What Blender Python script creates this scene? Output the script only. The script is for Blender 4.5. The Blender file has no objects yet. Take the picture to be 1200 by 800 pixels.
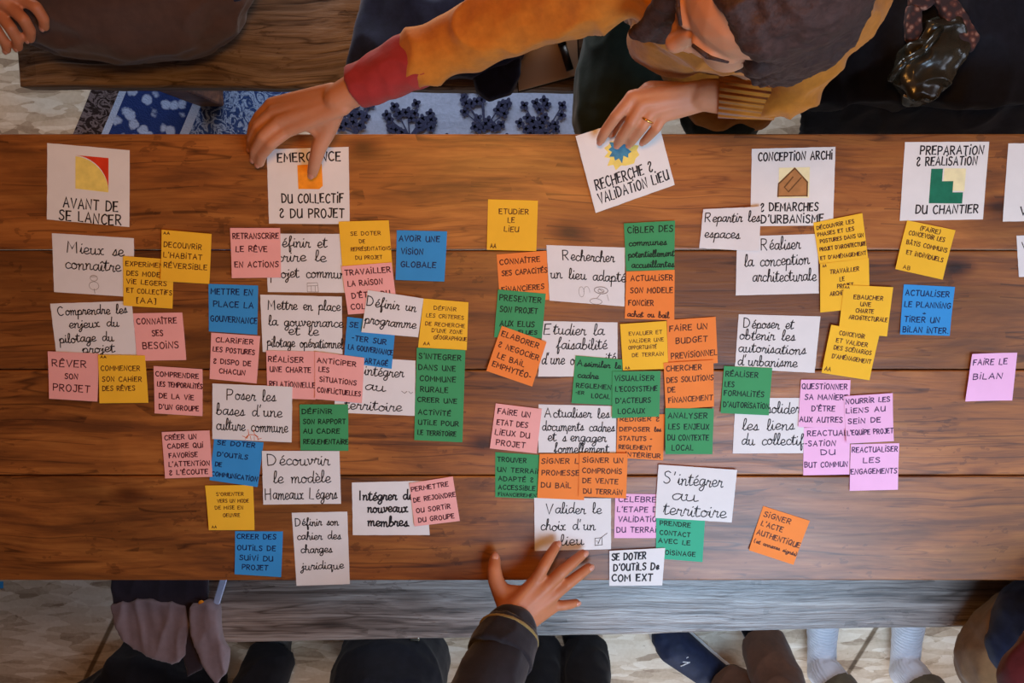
import bpy, bmesh, math, random
from mathutils import Vector, Matrix, noise

# ------------------------------------------------------------------ camera, light, exposure
SC = bpy.context.scene
COL = SC.collection
R = math.radians
CAM_TILT = 8.0
FPX = 992.4
CAM_D = 1.311
TABLE_Z = 0.75
CAM_LOC = Vector((0, CAM_D * math.sin(R(CAM_TILT)), TABLE_Z + CAM_D * math.cos(R(CAM_TILT))))
cam_data = bpy.data.cameras.new('camera')
cam_data.sensor_width = 36
cam_data.lens = FPX / 1200 * 36
cam_data.clip_start = 0.02
cam = bpy.data.objects.new('camera', cam_data)
cam.location = CAM_LOC
cam.rotation_euler = (R(-CAM_TILT), 0, 0)
COL.objects.link(cam)
SC.camera = cam

SC.view_settings.view_transform = 'Standard'
SC.view_settings.look = 'None'
SC.view_settings.gamma = 1
SC.view_settings.use_curve_mapping = False
SC.view_settings.exposure = 0.0

world = bpy.data.worlds.new('world')
SC.world = world
world.use_nodes = True
world.node_tree.nodes['Background'].inputs[0].default_value = (0.55, 0.7, 1.0, 1)
world.node_tree.nodes['Background'].inputs[1].default_value = 0.6


def area_light(name, loc, target, sx, sy, power, color):
    d = bpy.data.lights.new(name, 'AREA')
    d.shape = 'RECTANGLE'
    d.size, d.size_y = sx, sy
    d.energy = power
    d.color = color
    o = bpy.data.objects.new(name, d)
    o.location = loc
    o.rotation_euler = (Vector(target) - Vector(loc)).to_track_quat('-Z', 'Y').to_euler()
    COL.objects.link(o)
    return o


ROOM = dict(x0=-3.0, x1=2.0, y0=-2.0, y1=1.55, h=2.95)
# daylight from the roof window over the near bench and from the casement in the right-hand wall
ROOF_Y, ROOF_DY, ROOF_DZ = 2.1, -4.3, -1.505          # the roof slopes down from here over the near bench
ROOF_N = Vector((0, -ROOF_DZ, ROOF_DY)).normalized()
SKY_C = Vector((0.70, ROOF_Y, 2.95)) + Vector((0, ROOF_DY, ROOF_DZ)) * 0.686
area_light('roof_window_daylight', SKY_C + ROOF_N * 0.03, SKY_C + ROOF_N, 0.8, 0.8, 25, (0.52, 0.74, 1.0))
area_light('side_window_daylight', (ROOM['x1'] - 0.05, -0.40, 1.6), (0, -0.3, 0.8), 1.1, 1.1, 11, (0.76, 0.84, 1.0))
area_light('back_fill_light', (-0.3, ROOM['y1'] - 0.05, 0.46), (-0.3, 0, 0.2), 1.9, 0.5, 26, (0.86, 0.92, 1.0))  # fill light added to brighten the rugs and far floor, no known source
area_light('low_fill_light', (0.78, ROOM['y0'] + 0.05, 0.65), (0.78, 0, 0.35), 1.3, 0.7, 18, (0.86, 0.92, 1.0))  # fill light added to brighten the floor strip behind the near bench
LAMP_LOC = Vector((-0.02, 0.44, 2.12))
lamp_d = bpy.data.lights.new('pendant_bulb_light', 'POINT')
lamp_d.energy = 31
lamp_d.color = (1.0, 0.43, 0.09)
lamp_d.shadow_soft_size = 0.14
lamp_o = bpy.data.objects.new('pendant_bulb_light', lamp_d)
lamp_o.location = LAMP_LOC - Vector((0, 0, 0.06))
COL.objects.link(lamp_o)


# ------------------------------------------------------------------ helpers
def P(px, py, z):
    """the point of the place at height z that lies on the line of sight of photo pixel (px, py)"""
    d = Vector(((px - 600) / FPX, (400 - py) / FPX, -1.0))
    d.rotate(Matrix.Rotation(R(-CAM_TILT), 3, 'X'))
    t = (z - CAM_LOC.z) / d.z
    return CAM_LOC + d * t


def srgb(r, g, b):
    f = lambda c: (c / 255 / 12.92) if c / 255 <= 0.04045 else ((c / 255 + 0.055) / 1.055) ** 2.4
    return (f(r), f(g), f(b), 1)


def tag(o, label=None, cat=None, group=None, kind=None):
    if label: o['label'] = label
    if cat: o['category'] = cat
    if group: o['group'] = group
    if kind: o['kind'] = kind
    return o


def empty(name, loc, label, cat, group=None):
    o = bpy.data.objects.new(name, None)
    o.location = loc
    o.empty_display_size = 0.05
    COL.objects.link(o)
    return tag(o, label, cat, group)


def link(name, me, mat, parent=None, smooth=False):
    o = bpy.data.objects.new(name, me)
    COL.objects.link(o)
    if mat:
        me.materials.append(mat)
    if smooth:
        me.polygons.foreach_set('use_smooth', [True] * len(me.polygons))
    if parent:
        o.parent = parent
        o.matrix_parent_inverse = Matrix.Translation(-Vector(parent.location))
    return o


def obj(name, bm, mat, parent=None, smooth=False):
    bmesh.ops.recalc_face_normals(bm, faces=bm.faces[:])
    me = bpy.data.meshes.new(name)
    bm.to_mesh(me)
    bm.free()
    return link(name, me, mat, parent, smooth)


def bake(o):
    dg = bpy.context.evaluated_depsgraph_get()
    me = bpy.data.meshes.new_from_object(o.evaluated_get(dg))
    o.modifiers.clear()
    o.data = me
    me.polygons.foreach_set('use_smooth', [True] * len(me.polygons))
    return o


def box(bm, x0, x1, y0, y1, z0, z1, bevel=0.0, seg=2, mat4=None):
    r = bmesh.ops.create_cube(bm, size=1)
    vs = r['verts']
    for v in vs:
        v.co = Vector(((x0 + x1) / 2 + v.co.x * (x1 - x0), (y0 + y1) / 2 + v.co.y * (y1 - y0), (z0 + z1) / 2 + v.co.z * (z1 - z0)))
    if bevel:
        es = list({e for v in vs for e in v.link_edges})
        r2 = bmesh.ops.bevel(bm, geom=es, offset=bevel, segments=seg, affect='EDGES', profile=0.5)
        vs = list({v for f in r2['faces'] for v in f.verts} | {v for v in vs if v.is_valid})
    if mat4:
        for v in vs: v.co = mat4 @ v.co
    return vs


def ring(bm, c, ax, ay, n=16):
    return [bm.verts.new(c + ax * math.cos(2 * math.pi * k / n) + ay * math.sin(2 * math.pi * k / n)) for k in range(n)]


def skin_rings(bm, rings, cap=True):
    n = len(rings[0])
    for a, b in zip(rings, rings[1:]):
        for k in range(n):
            bm.faces.new((a[k], a[(k + 1) % n], b[(k + 1) % n], b[k]))
    if cap:
        bm.faces.new(rings[0][::-1])
        bm.faces.new(rings[-1])


def tube(bm, pts, n=14, flat=1.0, side=None, ball=True):
    """a tapering limb: pts = [(Vector, radius), ...]; flat squashes it across 'side'"""
    for (a, ra), (b, rb) in zip(pts, pts[1:]):
        d = (b - a)
        if d.length < 1e-6: continue
        d.normalize()
        s = (side or Vector((0, 0, 1)))
        x = s.cross(d)
        if x.length < 1e-3: x = Vector((1, 0, 0)).cross(d)
        x.normalize()
        y = d.cross(x).normalized()
        skin_rings(bm, [ring(bm, a, x * ra, y * ra * flat, n), ring(bm, b, x * rb, y * rb * flat, n)])
    if ball:
        for c, r in pts:
            bmesh.ops.create_icosphere(bm, subdivisions=2, radius=r, matrix=Matrix.Translation(c))


def ellipsoid(bm, c, rx, ry, rz, rot=None):
    m = Matrix.Translation(c) @ (rot.to_4x4() if rot else Matrix()) @ Matrix.Diagonal((rx, ry, rz, 1))
    bmesh.ops.create_icosphere(bm, subdivisions=3, radius=1, matrix=m)


def loft(bm, secs, n=24):
    """secs = [(centre, half-width vector, half-depth vector), ...]"""
    skin_rings(bm, [ring(bm, Vector(c), Vector(a), Vector(b), n) for c, a, b in secs])


def fuse(name, bm, mat, parent=None, voxel=0.004, smooth=4, wr=0.0, wscale=20, seed=0, stretch=(1, 1, 1), factor=0.5):
    o = obj(name, bm, mat, parent)
    m = o.modifiers.new('r', 'REMESH')
    m.mode = 'VOXEL'
    m.voxel_size = voxel
    if smooth:
        s = o.modifiers.new('s', 'SMOOTH')
        s.factor = factor
        s.iterations = smooth
    bake(o)
    if wr:
        me = o.data
        ns = [v.normal.copy() for v in me.vertices]
        off = Vector((seed * 3.7, seed * 1.3, seed * 2.1))
        for v, nn in zip(me.vertices, ns):
            p = Vector((v.co.x * stretch[0], v.co.y * stretch[1], v.co.z * stretch[2])) * wscale + off
            w = noise.noise(p)
            w2 = noise.noise(p * 2.3 + Vector((9, 1, 4)))
            v.co += nn * wr * ((1 - abs(w)) ** 3 - 0.35 + 0.35 * w2)
        me.update()
    return o


# ------------------------------------------------------------------ materials
def new_mat(name):
    m = bpy.data.materials.new(name)
    m.use_nodes = True
    nt = m.node_tree
    return m, nt, nt.nodes['Principled BSDF']


def N(nt, t, **kw):
    n = nt.nodes.new(t)
    for k, v in kw.items():
        if hasattr(n, k): setattr(n, k, v)
    return n


def ramp(nt, stops):
    n = nt.nodes.new('ShaderNodeValToRGB')
    els = n.color_ramp.elements
    while len(els) < len(stops): els.new(0.5)
    for e, (p, c) in zip(els, stops):
        e.position = p
        e.color = c
    return n


def coords(nt, scale=(1, 1, 1), rot=(0, 0, 0), kind='Object', loc=(0, 0, 0)):
    tc = nt.nodes.new('ShaderNodeTexCoord')
    mp = nt.nodes.new('ShaderNodeMapping')
    mp.inputs['Scale'].default_value = scale
    mp.inputs['Rotation'].default_value = rot
    mp.inputs['Location'].default_value = loc
    nt.links.new(tc.outputs[kind], mp.inputs['Vector'])
    return mp.outputs['Vector']


def tex_noise(nt, vec, scale, detail=4, rough=0.55, distort=0.0):
    n = nt.nodes.new('ShaderNodeTexNoise')
    n.inputs['Scale'].default_value = scale
    n.inputs['Detail'].default_value = detail
    n.inputs['Roughness'].default_value = rough
    n.inputs['Distortion'].default_value = distort
    nt.links.new(vec, n.inputs['Vector'])
    return n


def mix(nt, fac, a, b, blend='MIX'):
    n = nt.nodes.new('ShaderNodeMix')
    n.data_type = 'RGBA'
    n.blend_type = blend
    for s, v in ((n.inputs[0], fac), (n.inputs[6], a), (n.inputs[7], b)):
        if hasattr(v, 'links'): nt.links.new(v, s)
        else: s.default_value = v
    return n.outputs[2]


def math_node(nt, op, a, b=None):
    n = nt.nodes.new('ShaderNodeMath')
    n.operation = op
    for s, v in ((n.inputs[0], a), (n.inputs[1], b)):
        if v is None: continue
        if hasattr(v, 'links'): nt.links.new(v, s)
        else: s.default_value = v
    return n.outputs[0]


def bump(nt, bsdf, h, strength=0.3, dist=0.002):
    b = nt.nodes.new('ShaderNodeBump')
    b.inputs['Strength'].default_value = strength
    b.inputs['Distance'].default_value = dist
    nt.links.new(h, b.inputs['Height'])
    nt.links.new(b.outputs['Normal'], bsdf.inputs['Normal'])


def plain(name, col, rough=0.7, spec=0.3, var=0.0, scale=30, bmp=0.0, metal=0.0, sub=0.0):
    m, nt, b = new_mat(name)
    b.inputs['Roughness'].default_value = rough
    b.inputs['Specular IOR Level'].default_value = spec
    b.inputs['Metallic'].default_value = metal
    v = coords(nt)
    n = tex_noise(nt, v, scale, 4)
    if var:
        dark = tuple(c * (1 - var) for c in col[:3]) + (1,)
        lite = tuple(min(1, c * (1 + var)) for c in col[:3]) + (1,)
        rp = ramp(nt, [(0.3, dark), (0.7, lite)])
        nt.links.new(n.outputs['Fac'], rp.inputs[0])
        nt.links.new(rp.outputs[0], b.inputs['Base Color'])
    else:
        b.inputs['Base Color'].default_value = col
    if bmp: bump(nt, b, n.outputs['Fac'], bmp, 0.002)
    if sub:
        b.inputs['Subsurface Weight'].default_value = sub
        b.inputs['Subsurface Radius'].default_value = (0.012, 0.005, 0.003)
        b.inputs['Subsurface Scale'].default_value = 0.4
    return m


def wood(name, c_dark, c_mid, c_lite, rough=0.45, spec=0.4, gx=1.6, gy=46, knots=0.8, bstr=0.25, attr=True, stain=0.5, wave=0.0, coat=0.0):
    """boards whose grain runs along x; the face attribute 'plank' shifts each board's grain"""
    m, nt, b = new_mat(name)
    tc = nt.nodes.new('ShaderNodeTexCoord')
    vec = tc.outputs['Object']
    at = nt.nodes.new('ShaderNodeAttribute')
    at.attribute_name = 'plank'
    cmb = nt.nodes.new('ShaderNodeCombineXYZ')
    if attr:
        nt.links.new(math_node(nt, 'MULTIPLY', at.outputs['Fac'], 3.7), cmb.inputs[0])
        nt.links.new(math_node(nt, 'MULTIPLY', at.outputs['Fac'], 1.9), cmb.inputs[2])
    add = nt.nodes.new('ShaderNodeVectorMath')
    nt.links.new(vec, add.inputs[0]); nt.links.new(cmb.outputs[0], add.inputs[1])
    base = add.outputs[0]
    # slow wander of the grain lines
    wn = tex_noise(nt, base, 3.0, 2)
    sub = nt.nodes.new('ShaderNodeVectorMath'); sub.operation = 'SCALE'
    nt.links.new(wn.outputs['Color'], sub.inputs[0]); sub.inputs['Scale'].default_value = 0.035 + wave
    add2 = nt.nodes.new('ShaderNodeVectorMath')
    nt.links.new(base, add2.inputs[0]); nt.links.new(sub.outputs[0], add2.inputs[1])
    mp = nt.nodes.new('ShaderNodeMapping'); mp.inputs['Scale'].default_value = (gx, gy, gy)
    nt.links.new(add2.outputs[0], mp.inputs[0])
    g1 = tex_noise(nt, mp.outputs[0], 1.0, 6, 0.6, 0.6)
    mp2 = nt.nodes.new('ShaderNodeMapping'); mp2.inputs['Scale'].default_value = (gx * 3, gy * 4.5, gy * 4)
    nt.links.new(add2.outputs[0], mp2.inputs[0])
    g2 = tex_noise(nt, mp2.outputs[0], 1.0, 3, 0.6)
    gsum = math_node(nt, 'ADD', math_node(nt, 'MULTIPLY', g1.outputs['Fac'], 0.72), math_node(nt, 'MULTIPLY', g2.outputs['Fac'], 0.28))
    rp = ramp(nt, [(0.36, c_dark), (0.5, c_mid), (0.64, c_lite)])
    nt.links.new(gsum, rp.inputs[0])
    colr = rp.outputs[0]
    # board-to-board tint and broad stains
    tint = nt.nodes.new('ShaderNodeTexWhiteNoise'); tint.noise_dimensions = '1D'
    nt.links.new(at.outputs['Fac'], tint.inputs['W'])
    mr = nt.nodes.new('ShaderNodeMapRange')
    mr.inputs[3].default_value = 0.8; mr.inputs[4].default_value = 1.12
    nt.links.new(tint.outputs['Value'], mr.inputs[0])
    if attr:
        hs = nt.nodes.new('ShaderNodeHueSaturation')
        nt.links.new(mr.outputs[0], hs.inputs['Value'])
        nt.links.new(colr, hs.inputs['Color']); colr = hs.outputs[0]
    mp3 = nt.nodes.new('ShaderNodeMapping'); mp3.inputs['Scale'].default_value = (2.2, 8, 8)
    nt.links.new(base, mp3.inputs[0])
    st = tex_noise(nt, mp3.outputs[0], 1.0, 5, 0.65, 0.8)
    rs = ramp(nt, [(0.42, (1 - stain,) * 3 + (1,)), (0.58, (1, 1, 1, 1))])
    nt.links.new(st.outputs['Fac'], rs.inputs[0])
    colr = mix(nt, 1.0, colr, rs.outputs[0], 'MULTIPLY')
    if knots:
        mp4 = nt.nodes.new('ShaderNodeMapping'); mp4.inputs['Scale'].default_value = (6.0, 11.0, 0.01)
        nt.links.new(add2.outputs[0], mp4.inputs[0])
        vo = nt.nodes.new('ShaderNodeTexVoronoi'); vo.inputs['Scale'].default_value = 1.0
        nt.links.new(mp4.outputs[0], vo.inputs['Vector'])
        kr = ramp(nt, [(0.05, (0.16, 0.11, 0.08, 1)), (0.13, (0.55, 0.45, 0.4, 1)), (0.24, (1, 1, 1, 1))])
        nt.links.new(vo.outputs['Distance'], kr.inputs[0])
        sc = nt.nodes.new('ShaderNodeSeparateColor')
        nt.links.new(vo.outputs['Color'], sc.inputs[0])
        sel = math_node(nt, 'MULTIPLY', math_node(nt, 'GREATER_THAN', sc.outputs[0], 0.4), knots)
        colr = mix(nt, sel, colr, mix(nt, 1.0, colr, kr.outputs[0], 'MULTIPLY'))
    # cracks along the grain at two scales, and small dark flecks
    for k, (cx, cy, wd, th, dk) in enumerate(((1.1, 24, 0.016, 0.47, 0.40), (3.2, 52, 0.02, 0.52, 0.62))):
        mp5 = nt.nodes.new('ShaderNodeMapping'); mp5.inputs['Scale'].default_value = (cx, cy, cy); mp5.inputs['Location'].default_value = (k * 3.1, k * 7.7, 0)
        nt.links.new(add2.outputs[0], mp5.inputs[0])
        ck = tex_noise(nt, mp5.outputs[0], 1.0, 2, 0.5)
        ckd = math_node(nt, 'ABSOLUTE', math_node(nt, 'SUBTRACT', ck.outputs['Fac'], 0.5))
        cr = ramp(nt, [(0.0, (dk, dk * .9, dk * .85, 1)), (wd, (1, 1, 1, 1))])
        nt.links.new(ckd, cr.inputs[0])
        brk = tex_noise(nt, base, 5.0 + 3 * k, 2)
        brs = math_node(nt, 'GREATER_THAN', brk.outputs['Fac'], th)
        colr = mix(nt, brs, colr, mix(nt, 1.0, colr, cr.outputs[0], 'MULTIPLY'))
    mp6 = nt.nodes.new('ShaderNodeMapping'); mp6.inputs['Scale'].default_value = (34, 62, 1)
    nt.links.new(add2.outputs[0], mp6.inputs[0])
    fl = tex_noise(nt, mp6.outputs[0], 1.0, 3, 0.6)
    clus = tex_noise(nt, base, 9.0, 2)
    flm = math_node(nt, 'MULTIPLY', math_node(nt, 'GREATER_THAN', fl.outputs['Fac'], 0.61), math_node(nt, 'GREATER_THAN', clus.outputs['Fac'], 0.56))
    colr = mix(nt, math_node(nt, 'MULTIPLY', flm, 0.55), colr, mix(nt, 1.0, colr, (0.45, 0.4, 0.38, 1), 'MULTIPLY'))
    nt.links.new(colr, b.inputs['Base Color'])
    rr = nt.nodes.new('ShaderNodeMapRange')
    rr.inputs[3].default_value = rough + 0.14; rr.inputs[4].default_value = rough - 0.1
    nt.links.new(gsum, rr.inputs[0])
    nt.links.new(rr.outputs[0], b.inputs['Roughness'])
    b.inputs['Specular IOR Level'].default_value = spec
    b.inputs['Coat Weight'].default_value = coat
    b.inputs['Coat Roughness'].default_value = 0.35
    bump(nt, b, gsum, bstr, 0.003)
    return m


def fabric(name, col, rough=0.9, rib=0.0, rib_dir=(1, 0, 0), rib_scale=110, var=0.18, noise_s=60, sheen=0.15):
    m, nt, b = new_mat(name)
    b.inputs['Roughness'].default_value = rough
    b.inputs['Specular IOR Level'].default_value = 0.15
    b.inputs['Sheen Weight'].default_value = sheen
    v = coords(nt)
    n = tex_noise(nt, v, noise_s, 4, 0.6)
    rp = ramp(nt, [(0.3, tuple(c * (1 - var) for c in col[:3]) + (1,)), (0.7, tuple(min(1, c * (1 + var)) for c in col[:3]) + (1,))])
    nt.links.new(n.outputs['Fac'], rp.inputs[0])
    nt.links.new(rp.outputs[0], b.inputs['Base Color'])
    if rib:
        dot = nt.nodes.new('ShaderNodeVectorMath'); dot.operation = 'DOT_PRODUCT'
        nt.links.new(v, dot.inputs[0]); dot.inputs[1].default_value = rib_dir
        s = math_node(nt, 'SINE', math_node(nt, 'MULTIPLY', dot.outputs['Value'], rib_scale * 2 * math.pi))
        bump(nt, b, s, rib, 0.002)
    else:
        bump(nt, b, n.outputs['Fac'], 0.35, 0.002)
    return m


def paper(name, col, rough=0.75):
    m, nt, b = new_mat(name)
    v = coords(nt)
    n = tex_noise(nt, v, 25, 5, 0.6)
    rp = ramp(nt, [(0.3, tuple(c * 0.94 for c in col[:3]) + (1,)), (0.7, col)])
    nt.links.new(n.outputs['Fac'], rp.inputs[0])
    nt.links.new(rp.outputs[0], b.inputs['Base Color'])
    b.inputs['Roughness'].default_value = rough
    b.inputs['Specular IOR Level'].default_value = 0.25
    bump(nt, b, n.outputs['Fac'], 0.08, 0.003)
    return m


M = {}
M['white'] = paper('white_paper', srgb(226, 222, 220))
M['title'] = paper('title_card_paper', srgb(230, 226, 222))
M['yellow'] = paper('yellow_paper', srgb(245, 190, 50))
M['pink'] = paper('pink_paper', srgb(241, 172, 166))
M['lilac'] = paper('lilac_pink_paper', srgb(240, 182, 218))
M['blue'] = paper('blue_paper', srgb(56, 146, 212))
M['green'] = paper('green_paper', srgb(66, 152, 96))
M['teal'] = paper('green_paper_cool_lit', srgb(64, 172, 134))  # green paper with cool daylight mixed into its colour
M['orange'] = paper('orange_paper', srgb(242, 136, 62))
M['ink'] = plain('black_ink', srgb(28, 24, 28), 0.6, 0.3)
M['ink_pink'] = plain('plum_ink', srgb(70, 16, 30), 0.6, 0.3)
M['ink_brown'] = plain('brown_ink', srgb(78, 38, 16), 0.6, 0.3)
M['ink_blue'] = plain('navy_ink', srgb(10, 36, 84), 0.6, 0.3)
M['ink_green'] = plain('deep_green_ink', srgb(8, 40, 26), 0.6, 0.3)
M['ink_violet'] = plain('violet_ink', srgb(66, 34, 78), 0.6, 0.3)
M['pencil'] = plain('grey_pencil', srgb(130, 122, 118), 0.8, 0.2)
M['pen_orange'] = plain('orange_pen', srgb(206, 96, 50), 0.7, 0.2)
M['d_red'] = plain('red_paint', srgb(214, 60, 30), 0.7, 0.2, 0.1, 60)
M['d_yellow'] = plain('pale_yellow_paint', srgb(236, 212, 110), 0.8, 0.2, 0.12, 60)
M['d_pale'] = plain('faint_yellow_paint', srgb(238, 226, 176), 0.8, 0.2, 0.08, 60)
M['d_orange'] = plain('orange_paint', srgb(246, 150, 36), 0.7, 0.2, 0.15, 90)
M['d_teal'] = plain('teal_blue_paint', srgb(70, 130, 160), 0.7, 0.2, 0.2, 120)
M['d_green'] = plain('dark_green_paint', srgb(32, 112, 84), 0.7, 0.2, 0.12, 90)
M['d_brown'] = plain('tan_brown_paint', srgb(176, 122, 72), 0.7, 0.2, 0.15, 90)
M['d_dkbrown'] = plain('dark_brown_paint', srgb(112, 74, 40), 0.7, 0.2, 0.15, 90)

M['table'] = wood('table_boards', srgb(108, 60, 25), srgb(148, 87, 37), srgb(172, 109, 51), rough=0.40, spec=0.6, gx=3.4, gy=40, stain=0.38, knots=0.95)
M['table_side'] = wood('table_frame_wood', srgb(70, 42, 22), srgb(110, 70, 40), srgb(130, 86, 50), attr=False)
M['bench_near'] = wood('grey_bench_wood', srgb(74, 62, 56), srgb(140, 126, 118), srgb(176, 164, 156), rough=0.32, spec=1.0, gx=2.2, gy=70, knots=0.5, stain=0.35, bstr=1.0, attr=False)
M['bench_far'] = wood('brown_weathered_bench_wood', srgb(70, 54, 44), srgb(136, 116, 98), srgb(160, 142, 124), rough=0.6, spec=0.3, gx=1.3, gy=58, knots=0.7, stain=0.3, bstr=0.8, wave=0.04, attr=False)
M['skin'] = plain('skin', srgb(190, 130, 96), 0.5, 0.35, 0.07, 26, 0.05, sub=0.15)
M['skin_ruddy'] = plain('ruddy_skin', srgb(180, 110, 72), 0.5, 0.35, 0.08, 26, 0.05, sub=0.15)
M['nail'] = plain('nail', srgb(192, 130, 106), 0.3, 0.5)
M['lips'] = plain('lips', srgb(178, 96, 88), 0.45, 0.4)
M['hair'] = plain('dark_brown_hair', srgb(56, 38, 34), 0.6, 0.2, 0.3, 200, 0.5)
M['mustard'] = fabric('mustard_knit', srgb(176, 106, 32), rib=0.0, var=0.12, noise_s=90)
M['mustard_cuff'] = fabric('mustard_ribbed_knit', srgb(176, 106, 32), rib=0.9, rib_dir=(0.1, 1, 0.3), rib_scale=120, var=0.1)
M['red_cuff'] = fabric('red_cuff_cloth', srgb(148, 44, 42), var=0.1)
M['black_cloth'] = fabric('black_cloth', srgb(24, 22, 26), var=0.2, sheen=0.05)
M['black_jacket'] = fabric('black_jacket_cloth', srgb(34, 28, 32), rough=0.8, var=0.2)
M['olive_trim'] = fabric('olive_trim', srgb(134, 112, 66), var=0.1)
M['navy_cloth'] = fabric('navy_cloth', srgb(30, 36, 60), var=0.25)
M['dark_coat'] = fabric('blue_black_coat_cloth', srgb(24, 25, 34), rough=0.7, var=0.25, sheen=0.05)
M['green_cloth'] = fabric('dark_green_cloth', srgb(26, 36, 28), var=0.2)
M['brown_cloth'] = fabric('brown_trouser_cloth', srgb(78, 58, 50), var=0.12)
M['brown_warm'] = fabric('warm_brown_trouser_cloth', srgb(92, 62, 46), var=0.14)
M['khaki'] = fabric('khaki_trouser_cloth', srgb(130, 98, 66), var=0.14)
M['olive_cloth'] = fabric('olive_trouser_cloth', srgb(92, 80, 62), var=0.14)
M['burgundy'] = fabric('burgundy_knit', srgb(88, 28, 30), var=0.16)
M['grey_mauve'] = fabric('grey_mauve_cloth', srgb(128, 112, 118), var=0.08)
M['dark_lining'] = fabric('dark_lining', srgb(50, 40, 48), var=0.1)
M['pale_zip'] = plain('pale_zip_tape', srgb(176, 184, 214), 0.5, 0.4)
M['metal'] = plain('polished_metal', srgb(190, 180, 160), 0.25, 0.5, metal=1.0)
M['gold'] = plain('gold', srgb(220, 170, 90), 0.25, 0.5, metal=1.0)
M['sock'] = fabric('white_ribbed_sock', srgb(214, 218, 230), rib=0.5, rib_dir=(0, 1, 0.3), rib_scale=130, var=0.05)
M['shoe_black'] = plain('black_shoe', srgb(22, 22, 26), 0.5, 0.4)
M['shoe_navy'] = plain('navy_shoe', srgb(28, 36, 62), 0.7, 0.3, 0.2, 60)
M['white_trim'] = plain('white_rubber', srgb(220, 222, 228), 0.5, 0.4)
M['shiny_leather'] = plain('olive_black_patent_leather', srgb(44, 42, 34), 0.22, 0.6, 0.3, 20, 0.3)
M['plaster'] = plain('warm_plaster', srgb(150, 118, 88), 0.9, 0.2, 0.08, 8, 0.1)
M['ceiling'] = plain('ceiling_boards', srgb(112, 78, 52), 0.8, 0.2, 0.15, 10, 0.1)
M['frame'] = plain('painted_window_frame', srgb(214, 208, 198), 0.5, 0.4, 0.04)
M['black_plastic'] = plain('black_plastic', srgb(22, 18, 18), 0.35, 0.5)
M['beige_paper'] = paper('beige_paper', srgb(206, 184, 158))
M['cord'] = plain('dark_cord', srgb(30, 28, 26), 0.6, 0.3)


# ------------------------------------------------------------------ the room
def osb():
    m, nt, b = new_mat('strand_board_floor')
    tc = nt.nodes.new('ShaderNodeTexCoord')
    vec = tc.outputs['Object']
    col = None
    facs = []
    for k, (ang, sc) in enumerate(((20, 16), (75, 20), (-40, 24))):
        mp = nt.nodes.new('ShaderNodeMapping')
        mp.inputs['Rotation'].default_value = (0, 0, R(ang)); mp.inputs['Scale'].default_value = (sc * 0.55, sc * 2.2, 1)
        nt.links.new(vec, mp.inputs[0])
        dn = tex_noise(nt, mp.outputs[0], 0.7, 2)
        av = nt.nodes.new('ShaderNodeVectorMath')
        nt.links.new(mp.outputs[0], av.inputs[0]); nt.links.new(dn.outputs['Color'], av.inputs[1])
        vo = nt.nodes.new('ShaderNodeTexVoronoi'); vo.inputs['Scale'].default_value = 1.0
        nt.links.new(av.outputs[0], vo.inputs['Vector'])
        sp = nt.nodes.new('ShaderNodeSeparateColor'); nt.links.new(vo.outputs['Color'], sp.inputs[0])
        facs.append(sp.outputs[k % 3])
    pick = tex_noise(nt, vec, 14, 3)
    f = nt.nodes.new('ShaderNodeMix'); f.data_type = 'FLOAT'
    nt.links.new(pick.outputs['Fac'], f.inputs[0]); nt.links.new(facs[0], f.inputs[2]); nt.links.new(facs[1], f.inputs[3])
    tot = math_node(nt, 'ADD', math_node(nt, 'MULTIPLY', f.outputs[0], 0.6), math_node(nt, 'MULTIPLY', facs[2], 0.4))
    fine = tex_noise(nt, vec, 120, 3)
    tot = math_node(nt, 'ADD', math_node(nt, 'MULTIPLY', tot, 0.8), math_node(nt, 'MULTIPLY', fine.outputs['Fac'], 0.2))
    rp = ramp(nt, [(0.2, srgb(150, 130, 110)), (0.42, srgb(196, 178, 156)), (0.6, srgb(214, 200, 182)), (0.8, srgb(230, 220, 206))])
    nt.links.new(tot, rp.inputs[0])
    # dark resin specks
    sn = tex_noise(nt, vec, 42, 4, 0.7)
    sr = ramp(nt, [(0.66, (1, 1, 1, 1)), (0.74, (0.45, 0.38, 0.32, 1))])
    nt.links.new(sn.outputs['Fac'], sr.inputs[0])
    c = mix(nt, 1.0, rp.outputs[0], sr.outputs[0], 'MULTIPLY')
    # butt joints between the boards, which lie askew to the table
    mpj = nt.nodes.new('ShaderNodeMapping'); mpj.vector_type = 'TEXTURE'
    mpj.inputs['Location'].default_value = SEAM_P; mpj.inputs['Rotation'].default_value = (0, 0, SEAM_A)
    nt.links.new(vec, mpj.inputs[0])
    sx = nt.nodes.new('ShaderNodeSeparateXYZ'); nt.links.new(mpj.outputs[0], sx.inputs[0])
    md = math_node(nt, 'PINGPONG', sx.outputs[1], SEAM_W / 2)
    jr = ramp(nt, [(0.0, (0.3, 0.25, 0.2, 1)), (0.004, (0.3, 0.25, 0.2, 1)), (0.0065, (1, 1, 1, 1))])
    nt.links.new(md, jr.inputs[0])
    c = mix(nt, 1.0, c, jr.outputs[0], 'MULTIPLY')
    nt.links.new(c, b.inputs['Base Color'])
    b.inputs['Roughness'].default_value = 0.55
    b.inputs['Specular IOR Level'].default_value = 0.3
    bump(nt, b, tot, 0.15, 0.002)
    return m


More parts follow.
